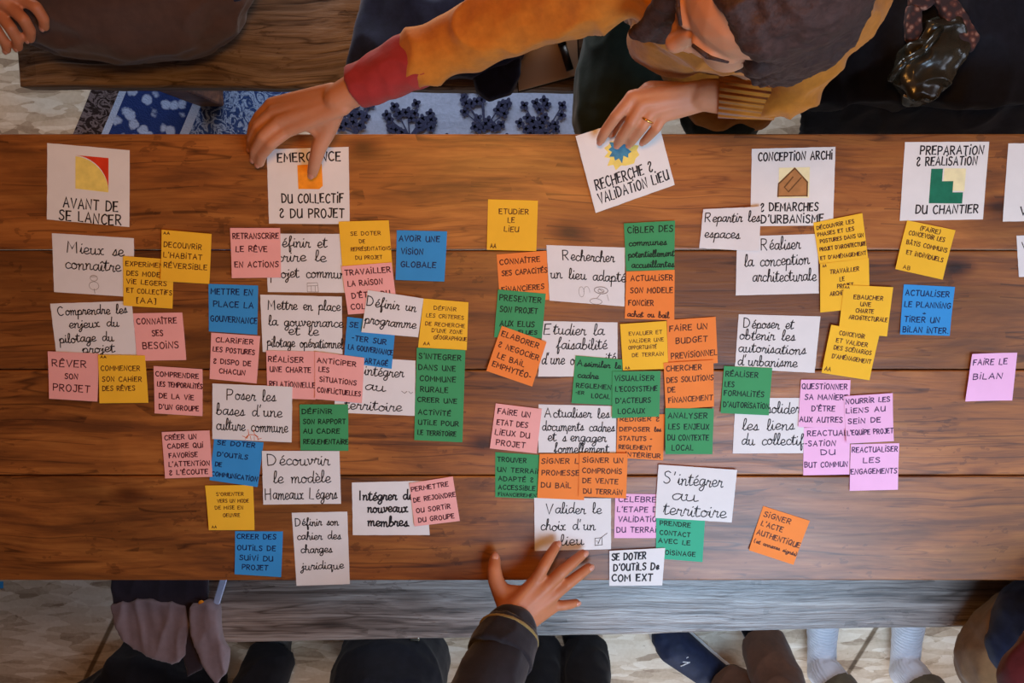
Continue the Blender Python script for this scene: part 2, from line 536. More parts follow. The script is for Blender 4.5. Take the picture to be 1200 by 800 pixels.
_a, _b = P(990, 795, 0), P(1025, 738, 0)
_c = P(115, 765, 0)
SEAM_P = _a
SEAM_A = math.atan2((_b - _a).y, (_b - _a).x)
_n = Vector((-math.sin(SEAM_A), math.cos(SEAM_A), 0))
SEAM_W = abs((_c - _a).dot(_n))
M['osb'] = osb()
X0, X1, Y0, Y1, H = ROOM['x0'], ROOM['x1'], ROOM['y0'], ROOM['y1'], ROOM['h']
bm = bmesh.new(); box(bm, X0, X1, Y0, Y1, -0.05, 0)
tag(obj('floor', bm, M['osb']), kind='structure')


def wall_with_hole(name, axis, at, thick, a0, a1, b0, b1, hole, mat):
    """a slab across a0..a1 by b0..b1 with a rectangular opening"""
    bm = bmesh.new()
    parts = [(a0, hole[0], b0, b1), (hole[1], a1, b0, b1), (hole[0], hole[1], b0, hole[2]), (hole[0], hole[1], hole[3], b1)] if hole else [(a0, a1, b0, b1)]
    for p in parts:
        if axis == 'x': box(bm, at, at + thick, p[0], p[1], p[2], p[3])
        elif axis == 'y': box(bm, p[0], p[1], at, at + thick, p[2], p[3])
        else: box(bm, p[0], p[1], p[2], p[3], at, at + thick)
    return tag(obj(name, bm, mat), kind='structure')


wall_with_hole('wall_left', 'x', X0 - 0.1, 0.1, Y0 - 0.1, Y1 + 0.1, 0, H, None, M['plaster'])
wall_with_hole('wall_right', 'x', X1, 0.1, Y0 - 0.1, Y1 + 0.1, 0, H, (-0.95, 0.15, 1.05, 2.15), M['plaster'])
wall_with_hole('wall_back', 'y', Y1, 0.1, X0, X1, 0, 2.76, (-1.3, 0.7, 0.17, 0.75), M['plaster'])  # opening added for the back fill light
wall_with_hole('wall_front', 'y', Y0 - 0.1, 0.1, X0, X1, 0, 1.5, (0.08, 1.48, 0.27, 1.03), M['plaster'])  # opening added for the low front fill light
SL = math.hypot(ROOF_DY, ROOF_DZ)
ROOF_M = Matrix.Translation((0, ROOF_Y, H)) @ Matrix(((1, 0, 0), (0, ROOF_DY / SL, -ROOF_N.y), (0, ROOF_DZ / SL, -ROOF_N.z))).to_4x4()
sk = (SKY_C - Vector((SKY_C.x, ROOF_Y, H))).length
SKY_HOLE = (SKY_C.x - 0.42, SKY_C.x + 0.42, sk - 0.42, sk + 0.42)
o = wall_with_hole('ceiling', 'z', 0, 0.1, X0 - 0.1, X1 + 0.1, 0.45, SL + 0.1, SKY_HOLE, M['ceiling'])
o.data.transform(ROOF_M)
mg, ntg, bg = new_mat('window_glass')
bg.inputs['Transmission Weight'].default_value = 1.0; bg.inputs['Roughness'].default_value = 0.02; bg.inputs['Base Color'].default_value = (0.95, 0.98, 1, 1)
for name, axis, at, h in (('window_1', 'z', 0.0, SKY_HOLE), ('window_2', 'x', X1, (-0.95, 0.15, 1.05, 2.15)), ('added_window_front', 'y', Y0, (0.08, 1.48, 0.27, 1.03)), ('added_window_back', 'y', Y1 + 0.1, (-1.3, 0.7, 0.17, 0.75))):  # the low front and back windows are made up to carry the fill lights
    bm = bmesh.new(); w = 0.05
    mid = (h[0] + h[1]) / 2
    for p in ((h[0], h[0] + w, h[2], h[3]), (h[1] - w, h[1], h[2], h[3]), (h[0], h[1], h[2], h[2] + w), (h[0], h[1], h[3] - w, h[3]), (mid - 0.02, mid + 0.02, h[2], h[3])):
        if axis == 'z': box(bm, p[0], p[1], p[2], p[3], at + 0.01, at + 0.07)
        elif axis == 'y': box(bm, p[0], p[1], at - 0.07, at - 0.01, p[2], p[3])
        else: box(bm, at + 0.01, at + 0.07, p[0], p[1], p[2], p[3])
    if axis == 'z': bm.transform(ROOF_M)
    fr = tag(obj(name, bm, M['frame']), kind='structure')
    bm = bmesh.new()
    if axis == 'z': box(bm, h[0] + w, h[1] - w, h[2] + w, h[3] - w, at + 0.035, at + 0.041)
    elif axis == 'y': box(bm, h[0] + w, h[1] - w, at - 0.041, at - 0.035, h[2] + w, h[3] - w)
    else: box(bm, at + 0.035, at + 0.041, h[0] + w, h[1] - w, h[2] + w, h[3] - w)
    if axis == 'z': bm.transform(ROOF_M)
    obj('pane', bm, mg, fr)

# pendant lamp over the far side of the table
t = empty('pendant_lamp', LAMP_LOC + Vector((0, 0, 0.0)), 'dark enamel pendant lamp hanging from the ceiling over the far bench', 'lamp')
bm = bmesh.new(); tube(bm, [(LAMP_LOC + Vector((0, 0, 0.1)), 0.004), (Vector((LAMP_LOC.x, LAMP_LOC.y, H)), 0.004)], 8, ball=False)
obj('cord', bm, M['cord'], t)
bm = bmesh.new()
prof = [(0.02, 0.12), (0.05, 0.10), (0.10, 0.05), (0.15, -0.02), (0.146, -0.02), (0.096, 0.046), (0.046, 0.094), (0.016, 0.112)]
skin_rings(bm, [ring(bm, LAMP_LOC + Vector((0, 0, z)), Vector((r, 0, 0)), Vector((0, r, 0)), 32) for r, z in prof], cap=False)
obj('shade', bm, M['black_plastic'], t, True)

# ------------------------------------------------------------------ table and benches
TX0, TX1 = -1.02, 1.06
TY1, TY0 = P(600, 157, TABLE_Z).y, P(600, 680, TABLE_Z).y
t = empty('dining_table', Vector((0, 0, 0)), 'long varnished plank table covered with sticky notes and cards', 'table')
bm = bmesh.new()
seams = [TY1] + [P(600, y, TABLE_Z).y for y in (293, 433, 557)] + [TY0]
lay = bm.faces.layers.float.new('plank')
rnd = random.Random(4)
for i, (a, b) in enumerate(zip(seams, seams[1:])):
    before = set(bm.faces)
    g = 0.0009
    box(bm, TX0, TX1, b + (g if i < 3 else 0), a - (g if i else 0), TABLE_Z - 0.038, TABLE_Z, 0.0022, 2)
    for f in set(bm.faces) - before: f[lay] = i * 1.37 + 0.5
obj('tabletop', bm, M['table'], t)
bm = bmesh.new()
for y in (TY0 + 0.06, TY1 - 0.085): box(bm, TX0 + 0.12, TX1 - 0.12, y, y + 0.025, TABLE_Z - 0.14, TABLE_Z - 0.038, 0.003)
for x in (TX0 + 0.1, TX1 - 0.125): box(bm, x, x + 0.025, TY0 + 0.06, TY1 - 0.06, TABLE_Z - 0.14, TABLE_Z - 0.038, 0.003)
obj('apron', bm, M['table_side'], t)
for x in (TX0 + 0.08, TX1 - 0.16):
    for y in (TY0 + 0.05, TY1 - 0.13):
        bm = bmesh.new(); box(bm, x, x + 0.08, y, y + 0.08, 0, TABLE_Z - 0.038, 0.006)
        obj('leg', bm, M['table_side'], t)


def bench(name, label, corners, mat, legmat, thick=0.045, z=0.45, foot=0.0):
    """a plank bench with an uneven, rounded edge; corners are seat corners in order"""
    c = sum(corners, Vector()) / 4
    t = empty(name, Vector((c.x, c.y, 0)), label, 'bench')
    a, b, d, e = corners
    bm = bmesh.new()
    nx, ny = 60, 8
    rows = []
    for j in range(ny + 1):
        row = []
        for i in range(nx + 1):
            u, v = i / nx, (0, .015, .05, .2, .5, .8, .95, .985, 1)[j]
            p = (a * (1 - u) + b * u) * (1 - v) + (e * (1 - u) + d * u) * v
            wob = 0.0035 * noise.noise(Vector((p.x * 4, v * 3, 1.5))) + 0.0015 * noise.noise(Vector((p.x * 17, v * 3, 4)))
            if j in (0, ny): p = p + (a - e).normalized() * wob
            p.z = z + (-0.006 if j in (0, ny) or i in (0, nx) else 0.0)
            row.append(bm.verts.new(p))
        rows.append(row)
    fs = []
    for j in range(ny):
        for i in range(nx):
            fs.append(bm.faces.new((rows[j][i], rows[j][i + 1], rows[j + 1][i + 1], rows[j + 1][i])))
    bmesh.ops.recalc_face_normals(bm, faces=fs)
    r = bmesh.ops.extrude_face_region(bm, geom=fs)
    for v in r['geom']:
        if isinstance(v, bmesh.types.BMVert): v.co.z = z - thick
    obj('seat', bm, mat, t, False)
    for s in (0.1, 0.88):
        for v in (0.18, 0.82):
            p = (a * (1 - s) + b * s) * (1 - v) + (e * (1 - s) + d * s) * v
            bm = bmesh.new(); box(bm, p.x - 0.03, p.x + 0.03, p.y - 0.03, p.y + 0.03, foot if s < .5 else 0, z - thick, 0.005)
            obj('leg', bm, legmat, t)
    return t


bz = 0.45
nb = [P(196, 756, bz), P(1290, 731, bz)]
bench('bench', 'grey weathered plank bench along the near edge of the table',
      [nb[0], nb[1], nb[1] + Vector((0, 0.25, 0)), nb[0] + Vector((0, 0.25, 0))], M['bench_near'], M['table_side'])
fb = [P(22, 102, bz), P(1300, 108, bz)]
bench('bench', 'dark brown wavy-grained plank bench along the far edge of the table',
      [fb[0], fb[1], fb[1] + Vector((0, 0.30, 0)), fb[0] + Vector((0, 0.30, 0))], M['bench_far'], M['table_side'], foot=0.0105)


# ------------------------------------------------------------------ rugs under the far side of the table
def rug_blue():
    m, nt, b = new_mat('blue_oriental_rug')
    v = coords(nt)
    sx = nt.nodes.new('ShaderNodeSeparateXYZ'); nt.links.new(v, sx.inputs[0])
    x = sx.outputs[0]
    # pale blossoms on blue, broken up by noise
    def vor(scale, lo, hi):
        wob = tex_noise(nt, v, 70, 2)
        ad = nt.nodes.new('ShaderNodeVectorMath'); ad.operation = 'SCALE'; ad.inputs['Scale'].default_value = 0.012
        nt.links.new(wob.outputs['Color'], ad.inputs[0])
        a2 = nt.nodes.new('ShaderNodeVectorMath'); nt.links.new(v, a2.inputs[0]); nt.links.new(ad.outputs[0], a2.inputs[1])
        vo = nt.nodes.new('ShaderNodeTexVoronoi'); vo.inputs['Scale'].default_value = scale
        nt.links.new(a2.outputs[0], vo.inputs['Vector'])
        rp = ramp(nt, [(lo, (1, 1, 1, 1)), (hi, (0, 0, 0, 1))])
        nt.links.new(vo.outputs['Distance'], rp.inputs[0])
        return rp.outputs[0]
    blossoms = mix(nt, vor(30, 0.30, 0.42), srgb(34, 52, 108), srgb(150, 168, 206))
    scroll_n = tex_noise(nt, v, 34, 3, 0.6, 1.5)
    sr = ramp(nt, [(0.44, (0, 0, 0, 1)), (0.49, (1, 1, 1, 1)), (0.53, (1, 1, 1, 1)), (0.58, (0, 0, 0, 1))])
    nt.links.new(scroll_n.outputs['Fac'], sr.inputs[0])
    field = mix(nt, sr.outputs[0], srgb(44, 66, 118), srgb(136, 158, 196))
    dark = mix(nt, sr.outputs[0], srgb(44, 34, 34), srgb(112, 100, 104))
    bands = [(-1.0, dark), (0.06, None), (0.075, blossoms), (0.225, None), (0.245, field)]
    col = dark
    for pos, c in bands[1:]:
        step = math_node(nt, 'GREATER_THAN', x, pos)
        col = mix(nt, step, col, c if c is not None else srgb(160, 176, 208))
    nt.links.new(col, b.inputs['Base Color'])
    b.inputs['Roughness'].default_value = 0.95; b.inputs['Specular IOR Level'].default_value = 0.1
    nz = tex_noise(nt, v, 260, 2)
    bump(nt, b, nz.outputs['Fac'], 0.6, 0.003)
    return m


def rug_mesh(origin, ang, x1, y0, y1, z, mat, name, label, th=0.006):
    o = bpy.data.objects.new(name, bpy.data.meshes.new(name))
    bm = bmesh.new()
    nx, ny = 40, 40
    g = [[bm.verts.new((x1 * i / nx, y0 + (y1 - y0) * j / ny, z + 0.0015 * noise.noise(Vector((i * 0.4, j * 0.4, z * 90))))) for i in range(nx + 1)] for j in range(ny + 1)]
    fs = [bm.faces.new((g[j][i], g[j][i + 1], g[j + 1][i + 1], g[j + 1][i])) for j in range(ny) for i in range(nx)]
    r = bmesh.ops.extrude_face_region(bm, geom=fs)
    for v in r['geom']:
        if isinstance(v, bmesh.types.BMVert): v.co.z = z - th
    bmesh.ops.recalc_face_normals(bm, faces=bm.faces[:])
    bm.to_mesh(o.data); bm.free()
    o.data.materials.append(mat)
    COL.objects.link(o)
    o.location = (origin.x, origin.y, 0); o.rotation_euler = (0, 0, ang)
    return tag(o, label, 'rug', 'rugs on the floor')


ra, rb2 = P(88, 157, 0), P(110, 103, 0)
ang = math.atan2((rb2 - ra).y, (rb2 - ra).x) - math.pi / 2
rug_mesh(ra, ang, 0.44, -0.11, 0.6, 0.0085, rug_blue(), 'rug', 'dark blue patterned rug with slanting border stripes under the left of the far bench')
M['rug_pale'] = fabric('pale_blue_rug_pile', srgb(158, 170, 200), var=0.1, noise_s=140)
M['rug_flower'] = fabric('slate_rug_flowers', srgb(52, 56, 86), var=0.25, noise_s=120)
o0 = P(402, 157, 0)
rug = rug_mesh(Vector((o0.x, o0.y, 0)), R(-1), 0.60, -0.11, 0.6, 0.0095, M['rug_pale'], 'rug', 'pale blue rug with dark flower sprays under the middle of the far bench')
rug.location.x = o0.x - 0.03
bm = bmesh.new()
rnd = random.Random(12)


def disc(bm, c, r, n=9, squash=1.0, ang=0.0):
    vs = []
    for k in range(n):
        a = 2 * math.pi * k / n
        x, y = r * math.cos(a), r * squash * math.sin(a)
        vs.append(bm.verts.new((c.x + x * math.cos(ang) - y * math.sin(ang), c.y + x * math.sin(ang) + y * math.cos(ang), c.z)))
    bm.faces.new(vs)


zz = 0.0125
for (cx, cy, s, n) in ((480, 136, 30, 26), (568, 128, 30, 24), (636, 138, 30, 26), (418, 136, 26, 22), (700, 132, 26, 20), (524, 172, 24, 16), (596, 176, 24, 16), (545, 92, 22, 12)):
    c0 = P(cx, cy, zz)
    for k in range(n):
        a = rnd.uniform(0, 2 * math.pi); rr = s * math.sqrt(rnd.random())
        c = P(cx + rr * math.cos(a), cy + rr * 0.85 * math.sin(a), zz + rnd.uniform(0, 0.0008))
        for q in range(4):
            aa = a + q * 1.57
            disc(bm, c + Vector((math.cos(aa), math.sin(aa), 0)) * 0.0055, 0.0066, 8, 0.75, aa)
        # stem from the spray's foot
        f = P(cx, cy + s * 0.8, zz)
        d = (c - f); L = d.length
        if L > 1e-3 and k % 2 == 0:
            nrm = Vector((-d.y, d.x, 0)).normalized() * 0.0016
            bm.faces.new([bm.verts.new(v) for v in (f - nrm, f + nrm, c + nrm, c - nrm)])
pat = obj('flower_pattern', bm, M['rug_flower'])
pat.parent = rug
bpy.context.view_layer.update()
pat.matrix_parent_inverse = rug.matrix_world.inverted()


# ------------------------------------------------------------------ marker handwriting
# strokes in a box whose cap height is 1; a leading ~ makes a stroke a smooth curve
G = {
 'A': (.66, '0,0 .33,1 .66,0;.12,.36 .55,.36'), 'B': (.58, '.02,0 0,1;~0,1 .4,.97 .5,.77 .36,.57 .02,.53;~.02,.53 .46,.5 .58,.26 .4,.03 .02,0'),
 'C': (.6, '~.6,.86 .38,1 .1,.8 .02,.45 .16,.08 .4,0 .62,.14'), 'D': (.64, '.02,0 0,1;~0,1 .42,.92 .64,.52 .44,.1 .02,0'),
 'E': (.52, '.52,1 .02,.98 0,0 .52,.02;.02,.52 .42,.54'), 'F': (.5, '.52,1 .02,.98 0,0;.02,.52 .4,.54'),
 'G': (.64, '~.6,.86 .38,1 .1,.8 .02,.42 .2,.04 .46,.02 .62,.2;.62,.2 .62,.46 .36,.45'), 'H': (.62, '.02,1 0,0;.62,1 .6,0;.01,.5 .61,.53'),
 'I': (.06, '.03,1 .03,0'), 'İ': (.08, '.04,.8 .03,0;.04,1.1 .05,1.2'), 'J': (.42, '~.4,1 .4,.25 .26,0 .06,.06 0,.2;.14,1 .5,1'),
 'K': (.58, '.02,1 0,0;.54,1 .03,.45 .58,0'), 'L': (.48, '.02,1 0,.02 .48,0'), 'M': (.74, '0,0 .06,1 .37,.35 .68,1 .74,0'),
 'N': (.62, '0,0 .03,1 .58,0 .62,1'), 'O': (.66, '~.34,1 .08,.8 .02,.4 .18,.04 .42,.02 .62,.3 .62,.7 .46,.95 .3,1'),
 'P': (.54, '.02,0 0,1;~0,1 .42,.96 .54,.75 .4,.5 .02,.44'), 'Q': (.68, '~.34,1 .08,.8 .02,.4 .18,.04 .42,.02 .62,.3 .62,.7 .46,.95 .3,1;.4,.25 .7,-.08'),
 'R': (.58, '.02,0 0,1;~0,1 .42,.97 .52,.76 .38,.54 .02,.48;.2,.48 .58,0'), 'S': (.54, '~.52,.88 .34,1 .08,.9 .1,.64 .4,.46 .52,.24 .36,.02 .12,.02 0,.14'),
 'T': (.6, '0,1 .62,1;.32,1 .3,0'), 'U': (.6, '~.02,1 0,.35 .14,.03 .4,.02 .58,.3 .6,1;.6,1 .62,0'), 'V': (.6, '0,1 .3,0 .62,1'),
 'W': (.84, '0,1 .2,0 .42,.75 .62,0 .84,1'), 'X': (.58, '0,1 .58,0;.56,1 .02,0'), 'Y': (.58, '0,1 .3,.5 .58,1;.3,.5 .28,0'), 'Z': (.56, '.02,1 .54,1 0,0 .56,.02'),
 'a': (.5, '~.44,.46 .24,.54 .04,.34 .08,.06 .28,.06 .44,.42;~.46,.54 .42,.16 .5,0 .62,.06'), 'b': (.48, '~0,.1 .2,.6 .22,1.05 .1,1.05 .06,.5 .08,.1 .24,0 .44,.2 .38,.46 .14,.42'),
 'c': (.4, '~.42,.42 .26,.54 .06,.38 .06,.12 .22,0 .46,.1'), 'd': (.52, '~.44,.42 .24,.54 .04,.34 .08,.06 .28,.06 .46,.45;~.5,1.08 .44,.3 .48,0 .62,.06'),
 'e': (.42, '~0,.2 .3,.26 .4,.44 .24,.56 .08,.4 .08,.1 .24,0 .48,.12'), 'f': (.4, '~0,.1 .24,.6 .36,1 .26,1.08 .18,.8 .16,-.4 .26,-.44 .28,-.1 .14,.04 .42,.14'),
 'g': (.5, '~.44,.46 .24,.54 .04,.34 .08,.06 .28,.06 .44,.42;~.46,.52 .42,-.2 .24,-.46 .06,-.34 .2,-.12 .58,.1'),
 'h': (.5, '~0,.1 .2,.7 .24,1.06 .14,1.04 .08,.5 .06,0;~.06,.2 .22,.5 .38,.46 .38,.1 .46,0 .58,.08'), 'i': (.2, '~0,.14 .1,.52 .08,.12 .16,0 .28,.08;.1,.78 .14,.84'),
 'j': (.22, '~.02,.2 .16,.52 .12,-.2 -.04,-.44 -.14,-.3 .06,-.06 .3,.12;.16,.78 .2,.84'), 'k': (.48, '~0,.1 .2,.7 .22,1.05 .1,1.03 .06,0;~.06,.2 .3,.52 .36,.36 .1,.26 .3,.1 .54,.04'),
 'l': (.26, '~0,.12 .2,.6 .24,1.02 .12,1.06 .06,.6 .08,.1 .18,0 .34,.1'), 'm': (.72, '~0,.48 .08,.5 .06,0;~.06,.2 .22,.52 .34,.46 .32,0;~.32,.2 .48,.52 .6,.46 .58,.08 .66,0 .78,.08'),
 'n': (.5, '~0,.48 .08,.5 .06,0;~.06,.2 .24,.52 .38,.46 .36,.08 .44,0 .56,.08'), 'o': (.46, '~.24,.54 .06,.42 .04,.14 .2,0 .4,.14 .4,.42 .22,.54 .3,.42 .54,.44'),
 'p': (.5, '~0,.3 .1,.56 .06,0 .02,-.48;~.06,.3 .26,.56 .44,.38 .36,.08 .1,.06;.36,.06 .56,.1'), 'q': (.5, '~.44,.46 .24,.54 .04,.34 .08,.06 .28,.06 .44,.42;~.46,.54 .42,-.46 .54,-.1'),
 'r': (.38, '~0,.14 .1,.58 .16,.46 .32,.48 .28,.12 .34,0 .46,.08'), 's': (.36, '~0,.08 .16,.4 .24,.56 .3,.26 .22,.02 .06,.06 .24,.04 .44,.1'), 't': (.34, '~.02,.2 .18,.92 .12,.12 .2,0 .4,.1;.0,.66 .38,.68'),
 'u': (.52, '~0,.46 .08,.52 .06,.14 .18,0 .36,.14 .4,.52;~.4,.52 .4,.1 .46,0 .6,.08'), 'v': (.44, '~0,.48 .08,.5 .16,.02 .36,.3 .38,.54 .32,.44 .52,.42'), 'x': (.44, '~0,.46 .12,.5 .26,.06 .46,.04;~.42,.52 .3,.5 .12,.04 .0,.04'),
 'y': (.5, '~0,.46 .08,.52 .08,.14 .2,.06 .38,.24 .42,.52;~.42,.52 .38,-.24 .2,-.46 .06,-.32 .22,-.1 .56,.1'), 'z': (.4, '.02,.5 .38,.5 0,.02 .42,.04'),
 "'": (.12, '.1,1.08 .04,.82'), '-': (.3, '.02,.45 .3,.46'), '+': (.4, '.02,.42 .4,.44;.21,.66 .2,.2'), '.': (.06, '.02,0 .06,.03'), ',': (.1, '.08,.08 .0,-.16'),
 '(': (.2, '~.2,1.1 .04,.75 .02,.3 .16,-.1'), ')': (.2, '~.02,1.1 .18,.75 .18,.3 .02,-.1'), '[': (.2, '.2,1.1 .02,1.08 .02,-.1 .2,-.08'), ']': (.2, '0,1.1 .18,1.08 .18,-.1 0,-.08'),
 '&': (.5, '~.02,.8 .18,1 .4,.92 .38,.7 .16,.5 .04,.2 .14,.02 .36,.02 .46,.16'),
}
ACC = {'É': ('E', "'"), 'È': ('E', '`'), 'Ê': ('E', '^'), 'À': ('A', '`'), 'Â': ('A', '^'), 'Î': ('I', '^'), 'Ô': ('O', '^'),
       'é': ('e', "'"), 'è': ('e', '`'), 'ê': ('e', '^'), 'î': ('i', '^'), 'à': ('a', '`'), 'ç': ('c', ',')}


def smooth_pts(p):
    if len(p) < 3: return p
    out = []
    q = [p[0]] + p + [p[-1]]
    for i in range(1, len(q) - 2):
        a, b, c, d = q[i - 1], q[i], q[i + 1], q[i + 2]
        for s in range(3):
            t = s / 3
            out.append(tuple(0.5 * (2 * b[k] + (c[k] - a[k]) * t + (2 * a[k] - 5 * b[k] + 4 * c[k] - d[k]) * t * t + (3 * b[k] - a[k] - 3 * c[k] + d[k]) * t ** 3) for k in (0, 1)))
    out.append(p[-1])
    return out


def glyph(ch):
    if ch in ACC:
        base, ac = ACC[ch]
        w, st = glyph(base)
        low = base.islower()
        if base == 'i': st = st[:1]
        h = 0.68 if low else 1.12
        m = w / 2
        if ac == "'": st = st + [[(m - .02, h), (m + .14, h + .18)]]
        elif ac == '`': st = st + [[(m - .12, h + .18), (m + .04, h)]]
        elif ac == '^': st = st + [[(m - .14, h), (m + .02, h + .16), (m + .16, h)]]
        else: st = st + [[(m, 0), (m - .05, -.18)]]
        return w, st
    if ch not in G: return .3, []
    w, s = G[ch]
    st = []
    for part in s.split(';'):
        sm = part.startswith('~')
        pts = [tuple(float(c) for c in q.split(',')) for q in part.lstrip('~').split()]
        st.append(smooth_pts(pts) if sm else pts)
    return w, st


def ribbon(bm, pts, w, place):
    """a flat pen stroke of width w along pts (metres on the sheet)"""
    n = len(pts)
    if n < 2: return
    L, Rr = [], []
    for i in range(n):
        a = pts[max(0, i - 1)]; b = pts[min(n - 1, i + 1)]
        dx, dy = b[0] - a[0], b[1] - a[1]
        l = math.hypot(dx, dy) or 1e-9
        dx, dy = dx / l, dy / l
        k = w / 2
        if 0 < i < n - 1:
            e1 = (pts[i][0] - a[0], pts[i][1] - a[1]); l1 = math.hypot(*e1) or 1e-9
            c = abs((e1[0] * dx + e1[1] * dy) / l1)
            k /= max(0.55, c)
        x, y = pts[i]
        if i == 0: x -= dx * w * .3; y -= dy * w * .3
        if i == n - 1: x += dx * w * .3; y += dy * w * .3
        L.append(bm.verts.new(place(x - dy * k, y + dx * k)))
        Rr.append(bm.verts.new(place(x + dy * k, y - dx * k)))
    for i in range(n - 1):
        bm.faces.new((L[i], Rr[i], Rr[i + 1], L[i + 1]))


class Sheet:
    """a sheet of paper given by its four photo-plane corners (TL TR BR BL), lying at height z, its free edges curling up"""
    def __init__(self, corners, z, curl=0.0, edge='b', lift=(0, 0, 0, 0), seed=0):
        self.c = [P(x, y, z + l) for (x, y), l in zip(corners, lift)]
        self.curl, self.edge, self.seed = curl, edge, seed
        self.W = ((self.c[1] - self.c[0]).length + (self.c[2] - self.c[3]).length) / 2
        self.H = ((self.c[3] - self.c[0]).length + (self.c[2] - self.c[1]).length) / 2

    def at(self, u, v, up=0.0):
        a, b, c, d = self.c
        p = (a * (1 - u) + b * u) * (1 - v) + (d * (1 - u) + c * u) * v
        t = max(0.0, {'b': v, 't': 1 - v, 'r': u, 'l': 1 - u}[self.edge])
        w = noise.noise(Vector((u * 1.7, v * 1.7, self.seed * 5.1)))
        p = p + Vector((0, 0, self.curl * t ** 2.5 + 0.00025 * (w + 1) + up))
        return p


def sheet_mesh(bm, s, rag=0.0, th=0.00025, n=14):
    def pt(i, j, dz):
        u, v = i / n, j / n
        if rag:
            k = noise.noise(Vector((u * 9, v * 9, s.seed))) * rag
            if i in (0, n): u += k
            if j in (0, n): v += k
        return bm.verts.new(s.at(u, v, dz))
    top = [[pt(i, j, th) for i in range(n + 1)] for j in range(n + 1)]
    bot = [[pt(i, j, 0) for i in range(n + 1)] for j in range(n + 1)]
    for j in range(n):
        for i in range(n):
            bm.faces.new((top[j][i], top[j + 1][i], top[j + 1][i + 1], top[j][i + 1]))
            bm.faces.new((bot[j][i], bot[j][i + 1], bot[j + 1][i + 1], bot[j + 1][i]))
    b = [(0, i) for i in range(n)] + [(j, n) for j in range(n)] + [(n, i) for i in range(n, 0, -1)] + [(j, 0) for j in range(n, 0, -1)]
    for (j0, i0), (j1, i1) in zip(b, b[1:] + b[:1]):
        bm.faces.new((top[j0][i0], top[j1][i1], bot[j1][i1], bot[j0][i0]))


def write(bm, s, lines, pen, hdef, rnd):
    for ln in lines:
        text, u0, u1, v = ln[:4]
        h = ln[4] if len(ln) > 4 else hdef
        low = sum(c.islower() for c in text) > len(text) / 2
        H = h * s.H * (.86 if low else .92 if pen > .0018 else .82)
        gl, x = [], 0.0
        for ch in text:
            if ch == ' ': x += .62; continue
            w, st = glyph(ch)
            gl.append((x, st)); x += w + (.08 if ch.islower() else .26)
        tot = max(x - .15, .1)
        sx = (u1 - u0) * s.W / tot
        base = v * s.H + H * (.3 if low else .5)
        pw = pen * (0.8 if h < 0.1 else 1.0)
        for gx, st in gl:
            jr, jy = rnd.uniform(-.05, .05), rnd.uniform(-.05, .05)
            sh = rnd.uniform(-.03, .06)
            for pts in st:
                q = [(u0 * s.W + (gx + px + sh * py) * sx, base - (py + jy + jr * px) * H) for px, py in pts]
                ribbon(bm, q, pw, lambda a, b: s.at(a / s.W, b / s.H, 0.00042))


def fill(bm, s, poly, up=0.0004):
    """a painted patch on the sheet, cut into small strips so that it follows the paper"""
    vs = [bm.verts.new(s.at(u, v, up)) for u, v in poly]
    bm.faces.new(vs)


def overlap(a, b):
    """do two convex quads overlap"""
    for q in (a, b):
        for i in range(4):
            (x0, y0), (x1, y1) = q[i], q[(i + 1) % 4]
            nx, ny = y1 - y0, x0 - x1
            pa = [nx * x + ny * y for x, y in a]; pb = [nx * x + ny * y for x, y in b]
            if max(pa) <= min(pb) + 1e-6 or max(pb) <= min(pa) + 1e-6: return False
    return True


COLNAME = dict(white='white', yellow='yellow', pink='salmon pink', lilac='lilac pink', blue='blue', green='green', teal='cool-lit green', orange='orange')
INK = dict(white='ink', title='ink', yellow='ink_brown', pink='ink_pink', lilac='ink_violet', blue='ink_blue', green='ink_green', teal='ink_green', orange='ink_brown')
GROUPS = dict(white='white index cards on the table', title='title cards along the top of the table')
